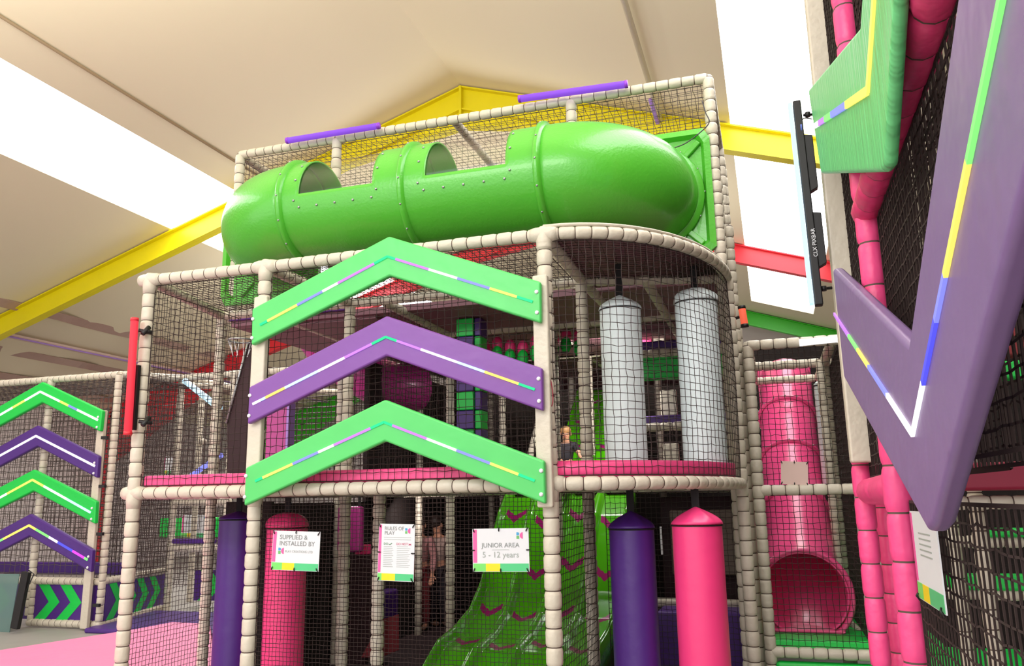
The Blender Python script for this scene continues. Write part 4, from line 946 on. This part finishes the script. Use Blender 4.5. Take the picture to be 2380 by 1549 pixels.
# black light bar clamped to the post
LB = thing('stage_light_bar', 'black upright stage light bar with glowing white face clamped at upper right', 'light bar', PY(1860, 470, 4.3))
a, b2 = PY(1841, 240, 4.3), PY(1893, 712, 4.3); upz = (a - b2).normalized()
build('body', MB().beam(a + Vector((.022, 0, 0)), b2 + Vector((.022, 0, 0)), .04, .06, upv=(0, 1, 0)), BLACK, LB, bevel=.006)
build('light_face', MB().beam(a + Vector((-.012, 0, -.01)), b2 + Vector((-.012, 0, .01)), .02, .06, upv=(0, 1, 0)), E_CYAN, LB)
for (y0, y1, w_) in ((316, 440, .05), (495, 615, .05)):
    p, q = PY(1862 + (y0 - 316) * .11, y0, 4.3), PY(1862 + (y1 - 316) * .11, y1, 4.3)
    build('driver_box', MB().prism([p + Vector((.0, -.02, 0)), p + Vector((.055, -.02, -.01)), q + Vector((.055, -.02, .0)), q + Vector((.0, -.02, -.03))], (0, .05, 0)), BLACK, LB, bevel=.004)
o_ = PY(1900, 588, 4.27) ; text_mesh('CLX PIXBAR', .028, BOLT, o_ + Vector((.0, -.001, -.02)), Vector((-.02, 0, 1)).normalized(), Vector((-1, 0, -.02)).normalized(), LB)
for px_, py_ in ((1868, 268), (1905, 672)):
    p = PY(px_, py_, 4.3); build('clamp', MB().tube([p, p + Vector((.06, .02, .005))], .008, 8).tube([p + Vector((.02, 0, -.012)), p + Vector((.02, 0, .012))], .014, 10), BLACK, LB, smooth=True)
p = PY(1863, 305, 4.28); build('plug', MB().tube([p, p + Vector((0, 0, .035))], .011, 10), mat('blue_plug', srgb(90, 110, 200), .4), LB, smooth=True)
build('lead', MB().tube(smooth_path([p + Vector((0, 0, .035)), p + Vector((.015, 0, .07)), p + Vector((.06, 0, .06))]), .003, 6), BLACK, LB, smooth=True)
sign('notice_sign', 'long white notice with green and yellow foot hanging on the near right net', (2118, 1180), (2172, 1205), (2198, 1418), (2132, 1395), 'side', X=XN - .02, nrm=Vector((-1, 0, 0)), ties=((.05, .03), (.95, .03)))
# interior of the right frame
J = thing('right_inner_frame', 'dim padded shelves and posts seen through the near right net', 'play frame', (1.4, 6, 0))
for px_, Y in ((2222, 5.6), (2285, 5.0)):
    x = PY(px_, 1300, Y).x; post(x, Y, .0, 4.2, J, r=.04, seg=.1)
for (py_, px0_, px1_, Y, m, h) in ((1110, 2190, 2480, 4.6, mat('wine_vinyl', srgb(150, 10, 55), .5), .14), (1240, 2280, 2480, 5.4, GREENB, .05), (1355, 2210, 2480, 5.6, GREENB, .09), (860, 2330, 2480, 6, GREENB, .12), (800, 2250, 2500, 6.2, CL_RED, .2)):
    a = PY(px0_, py_, Y); b2 = PY(px1_, py_, Y); boxpart('shelf_pad', (a.x, Y, a.z - h / 2), (b2.x, Y + .15, a.z + h / 2), m, J, .02)
for py_, Y in ((1260, 5.45), (1380, 5.65), (1170, 4.7)):
    a = PY(2200, py_, Y); bar((a.x, Y, a.z), (a.x + 1.2, Y, a.z), J, seg=.1, r=.035)
a = PZ(2060, 1540, .42); b2 = PZ(2280, 1490, .42)
build('green_deck', MB().box((.72, 6.2, .36), (1.7, 7.4, .42)), GREENB, J, bevel=.02)
for k in range(3):
    a = PY(2256, 1010 + k * 17, 6.0); build('yellow_link', MB().tube([a, a + Vector((.02, 0, .06))], .02, 8), YEL, J, smooth=True)

# ------------------------------------------------------------------ people
def skinned(name, verts, edges, radii, m, parent, root=0, sub=2):
    me = bpy.data.meshes.new(name); me.from_pydata([tuple(v) for v in verts], edges, [])
    o = bpy.data.objects.new(name, me); sc.collection.objects.link(o)
    sk = o.modifiers.new('skin', 'SKIN'); sk.use_smooth_shade = True
    sv = me.skin_vertices[0].data if me.skin_vertices else None
    if sv is None:
        bm = bmesh.new(); bm.from_mesh(me); bm.verts.layers.skin.verify(); bm.to_mesh(me); bm.free(); sv = me.skin_vertices[0].data
    for i, r in enumerate(radii): sv[i].radius = (r, r) if not isinstance(r, tuple) else r; sv[i].use_root = (i == root)
    ss = o.modifiers.new('sub', 'SUBSURF'); ss.levels = sub; ss.render_levels = sub
    bpy.context.view_layer.update()
    m2 = bpy.data.meshes.new_from_object(o.evaluated_get(bpy.context.evaluated_depsgraph_get())); bpy.data.objects.remove(o)
    o = bpy.data.objects.new(name, m2); sc.collection.objects.link(o); m2.materials.clear(); m2.materials.append(m)
    m2.polygons.foreach_set('use_smooth', [True] * len(m2.polygons))
    if parent: o.parent = parent; o.matrix_parent_inverse = Matrix.Translation(-parent.location)
    return o
def person(label, base, h, J, hair, top, bottom, face=Vector((0, -1, 0)), long_sleeve=False):
    """J: joint dict in units of height relative to base"""
    t = thing('person', label, 'person', base); B = Vector(base)
    g = lambda k: B + Vector(J[k]) * h
    V = []; Ed = []; Rr = []
    def add(p, r, par=None):
        V.append(p); Rr.append(r * h)
        if par is not None: Ed.append((par, len(V) - 1))
        return len(V) - 1
    pel = add(g('pelvis'), .075); ch = add(g('pelvis').lerp(g('neck'), .55), .078, pel); nk0 = add(g('pelvis').lerp(g('neck'), .88), .07, ch); nk = add(g('neck'), .032, nk0); hb = add(g('head') + Vector((0, 0, -.03 * h)), .045, nk); hd = add(g('head') + Vector((0, 0, .035 * h)), .055, hb)
    for s in 'lr':
        sh = add(g('sh_' + s), .036, nk0); el = add(g('el_' + s), .026, sh); wr = add(g('wr_' + s), .018, el)
        d = (g('wr_' + s) - g('el_' + s)).normalized(); sdv = d.cross(Vector((0, 1, 0.2))).normalized()
        pm = add(g('wr_' + s) + d * .035 * h, .02, wr)
        for k, (o2, ln) in enumerate(((-.018, .042), (-.006, .05), (.006, .047), (.018, .038))):
            f1 = add(g('wr_' + s) + d * (.055 * h) + sdv * o2 * h, .0075, pm); add(g('wr_' + s) + d * (.055 + ln) * h + sdv * o2 * h * 1.2 + face * .01 * h, .0065, f1)
        th = add(g('wr_' + s) + d * .03 * h + sdv * .03 * h, .008, pm); add(g('wr_' + s) + d * .055 * h + sdv * .042 * h, .007, th)
        hp = add(g('hip_' + s), .062, pel); kn = add(g('kn_' + s), .042, hp); an = add(g('an_' + s), .026, kn); fd = Vector((face.x, face.y, 0)).normalized(); ft = add(g('an_' + s) + fd * .085 * h + Vector((0, 0, -.025 * h)), .024, an)
    skinned('body', V, Ed, Rr, SKIN, t)
    # clothing shells
    V2 = []; E2 = []; R2 = []
    def a2(p, r, par=None):
        V2.append(p); R2.append(r * h)
        if par is not None: E2.append((par, len(V2) - 1))
        return len(V2) - 1
    p0 = a2(g('pelvis') + Vector((0, 0, .02 * h)), .086); p1 = a2(g('pelvis').lerp(g('neck'), .55), .088, p0); p2 = a2(g('pelvis').lerp(g('neck'), .88), .076, p1)
    for s in 'lr':
        q = a2(g('sh_' + s), .045, p2); e = a2(g('el_' + s) if long_sleeve else g('sh_' + s).lerp(g('el_' + s), .7), .035, q)
        if long_sleeve: a2(g('wr_' + s).lerp(g('el_' + s), .1), .026, e)
    skinned('shirt', V2, E2, R2, top, t)
    V2.clear(); E2.clear(); R2.clear()
    p0 = a2(g('pelvis'), .084)
    for s in 'lr':
        q = a2(g('hip_' + s), .07, p0); k = a2(g('kn_' + s) if long_sleeve else g('hip_' + s).lerp(g('kn_' + s), .85), .055, q)
        if long_sleeve: a2(g('an_' + s), .04, k)
    skinned('trousers', V2, E2, R2, bottom, t)
    hc = g('head') + Vector((0, 0, .02 * h)); fd = face.normalized(); sx = fd.cross(Vector((0, 0, 1)))
    def blob(name, c, r, m, par=t, cut=None):
        mb = MB(); rg = []
        for k in range(11):
            th = math.pi * (k + .01) / 10.02; rg.append([c + Vector((0, 0, 1)) * (r[2] * math.cos(th)) + (sx * math.cos(q * math.pi / 8) * r[0] + fd * math.sin(q * math.pi / 8) * r[1]) * math.sin(th) for q in range(16)])
        mb.rings(rg); return build(name, mb, m, par, smooth=True)
    blob('hair', hc + Vector((0, 0, .026 * h)) - fd * .026 * h, (.064 * h, .062 * h, .062 * h), hair)
    for s in (-1, 1):
        blob('eye', hc + fd * .058 * h + sx * s * .022 * h - Vector((0, 0, .004 * h)), (.007 * h, .005 * h, .005 * h), EYEM)
        blob('ear', hc + sx * s * .062 * h - Vector((0, 0, .012 * h)), (.008 * h, .014 * h, .02 * h), SKIN)
    blob('nose', hc + fd * .064 * h - Vector((0, 0, .02 * h)), (.008 * h, .01 * h, .012 * h), SKIN); blob('mouth', hc + fd * .056 * h - Vector((0, 0, .042 * h)), (.018 * h, .006 * h, .005 * h), LIP)
    return t
sit = dict(pelvis=(0, 0, .08), neck=(0, .05, .37), head=(.0, .04, .46), sh_l=(-.1, .05, .34), sh_r=(.1, .05, .34), el_l=(-.15, 0, .2), el_r=(.17, 0, .22), wr_l=(-.1, -.1, .13), wr_r=(.24, -.08, .14), hip_l=(-.05, -.03, .07), hip_r=(.05, -.03, .07), kn_l=(-.08, -.24, .14), kn_r=(.07, -.24, .13), an_l=(-.08, -.32, -.06), an_r=(.06, -.34, -.07))
pp = PY(1312, 1070, 8.9)
person('child in a black top and khaki shorts sitting on the far green slide', (pp.x, 8.95, 1.86), .98, sit, HAIRB, CL_BLACK, CL_KHAKI, Vector((.2, -1, 0)).normalized())
stand = dict(pelvis=(0, 0, .52), neck=(0, .01, .83), head=(0, 0, .92), sh_l=(-.105, .01, .80), sh_r=(.105, .01, .80), el_l=(-.14, .01, .64), el_r=(.14, .02, .64), wr_l=(-.13, -.05, .5), wr_r=(.15, -.04, .5), hip_l=(-.05, 0, .5), hip_r=(.05, 0, .5), kn_l=(-.055, -.01, .28), kn_r=(.06, .0, .28), an_l=(-.055, .01, .05), an_r=(.065, .02, .05))
person('person in a pinkish top and red trousers standing beside the tall sign', (PY(974, 1300, 9.7).x, 9.7, .03), 1.36, stand, HAIRD, CL_ROSE, CL_RED, long_sleeve=True)
person('person in a beige top and dark trousers standing left of the big slide', (PY(1016, 1300, 9.9).x, 9.9, .03), 1.36, stand, HAIRD, CL_BEIGE, CL_BLACK, Vector((.5, 1, 0)).normalized(), long_sleeve=True)
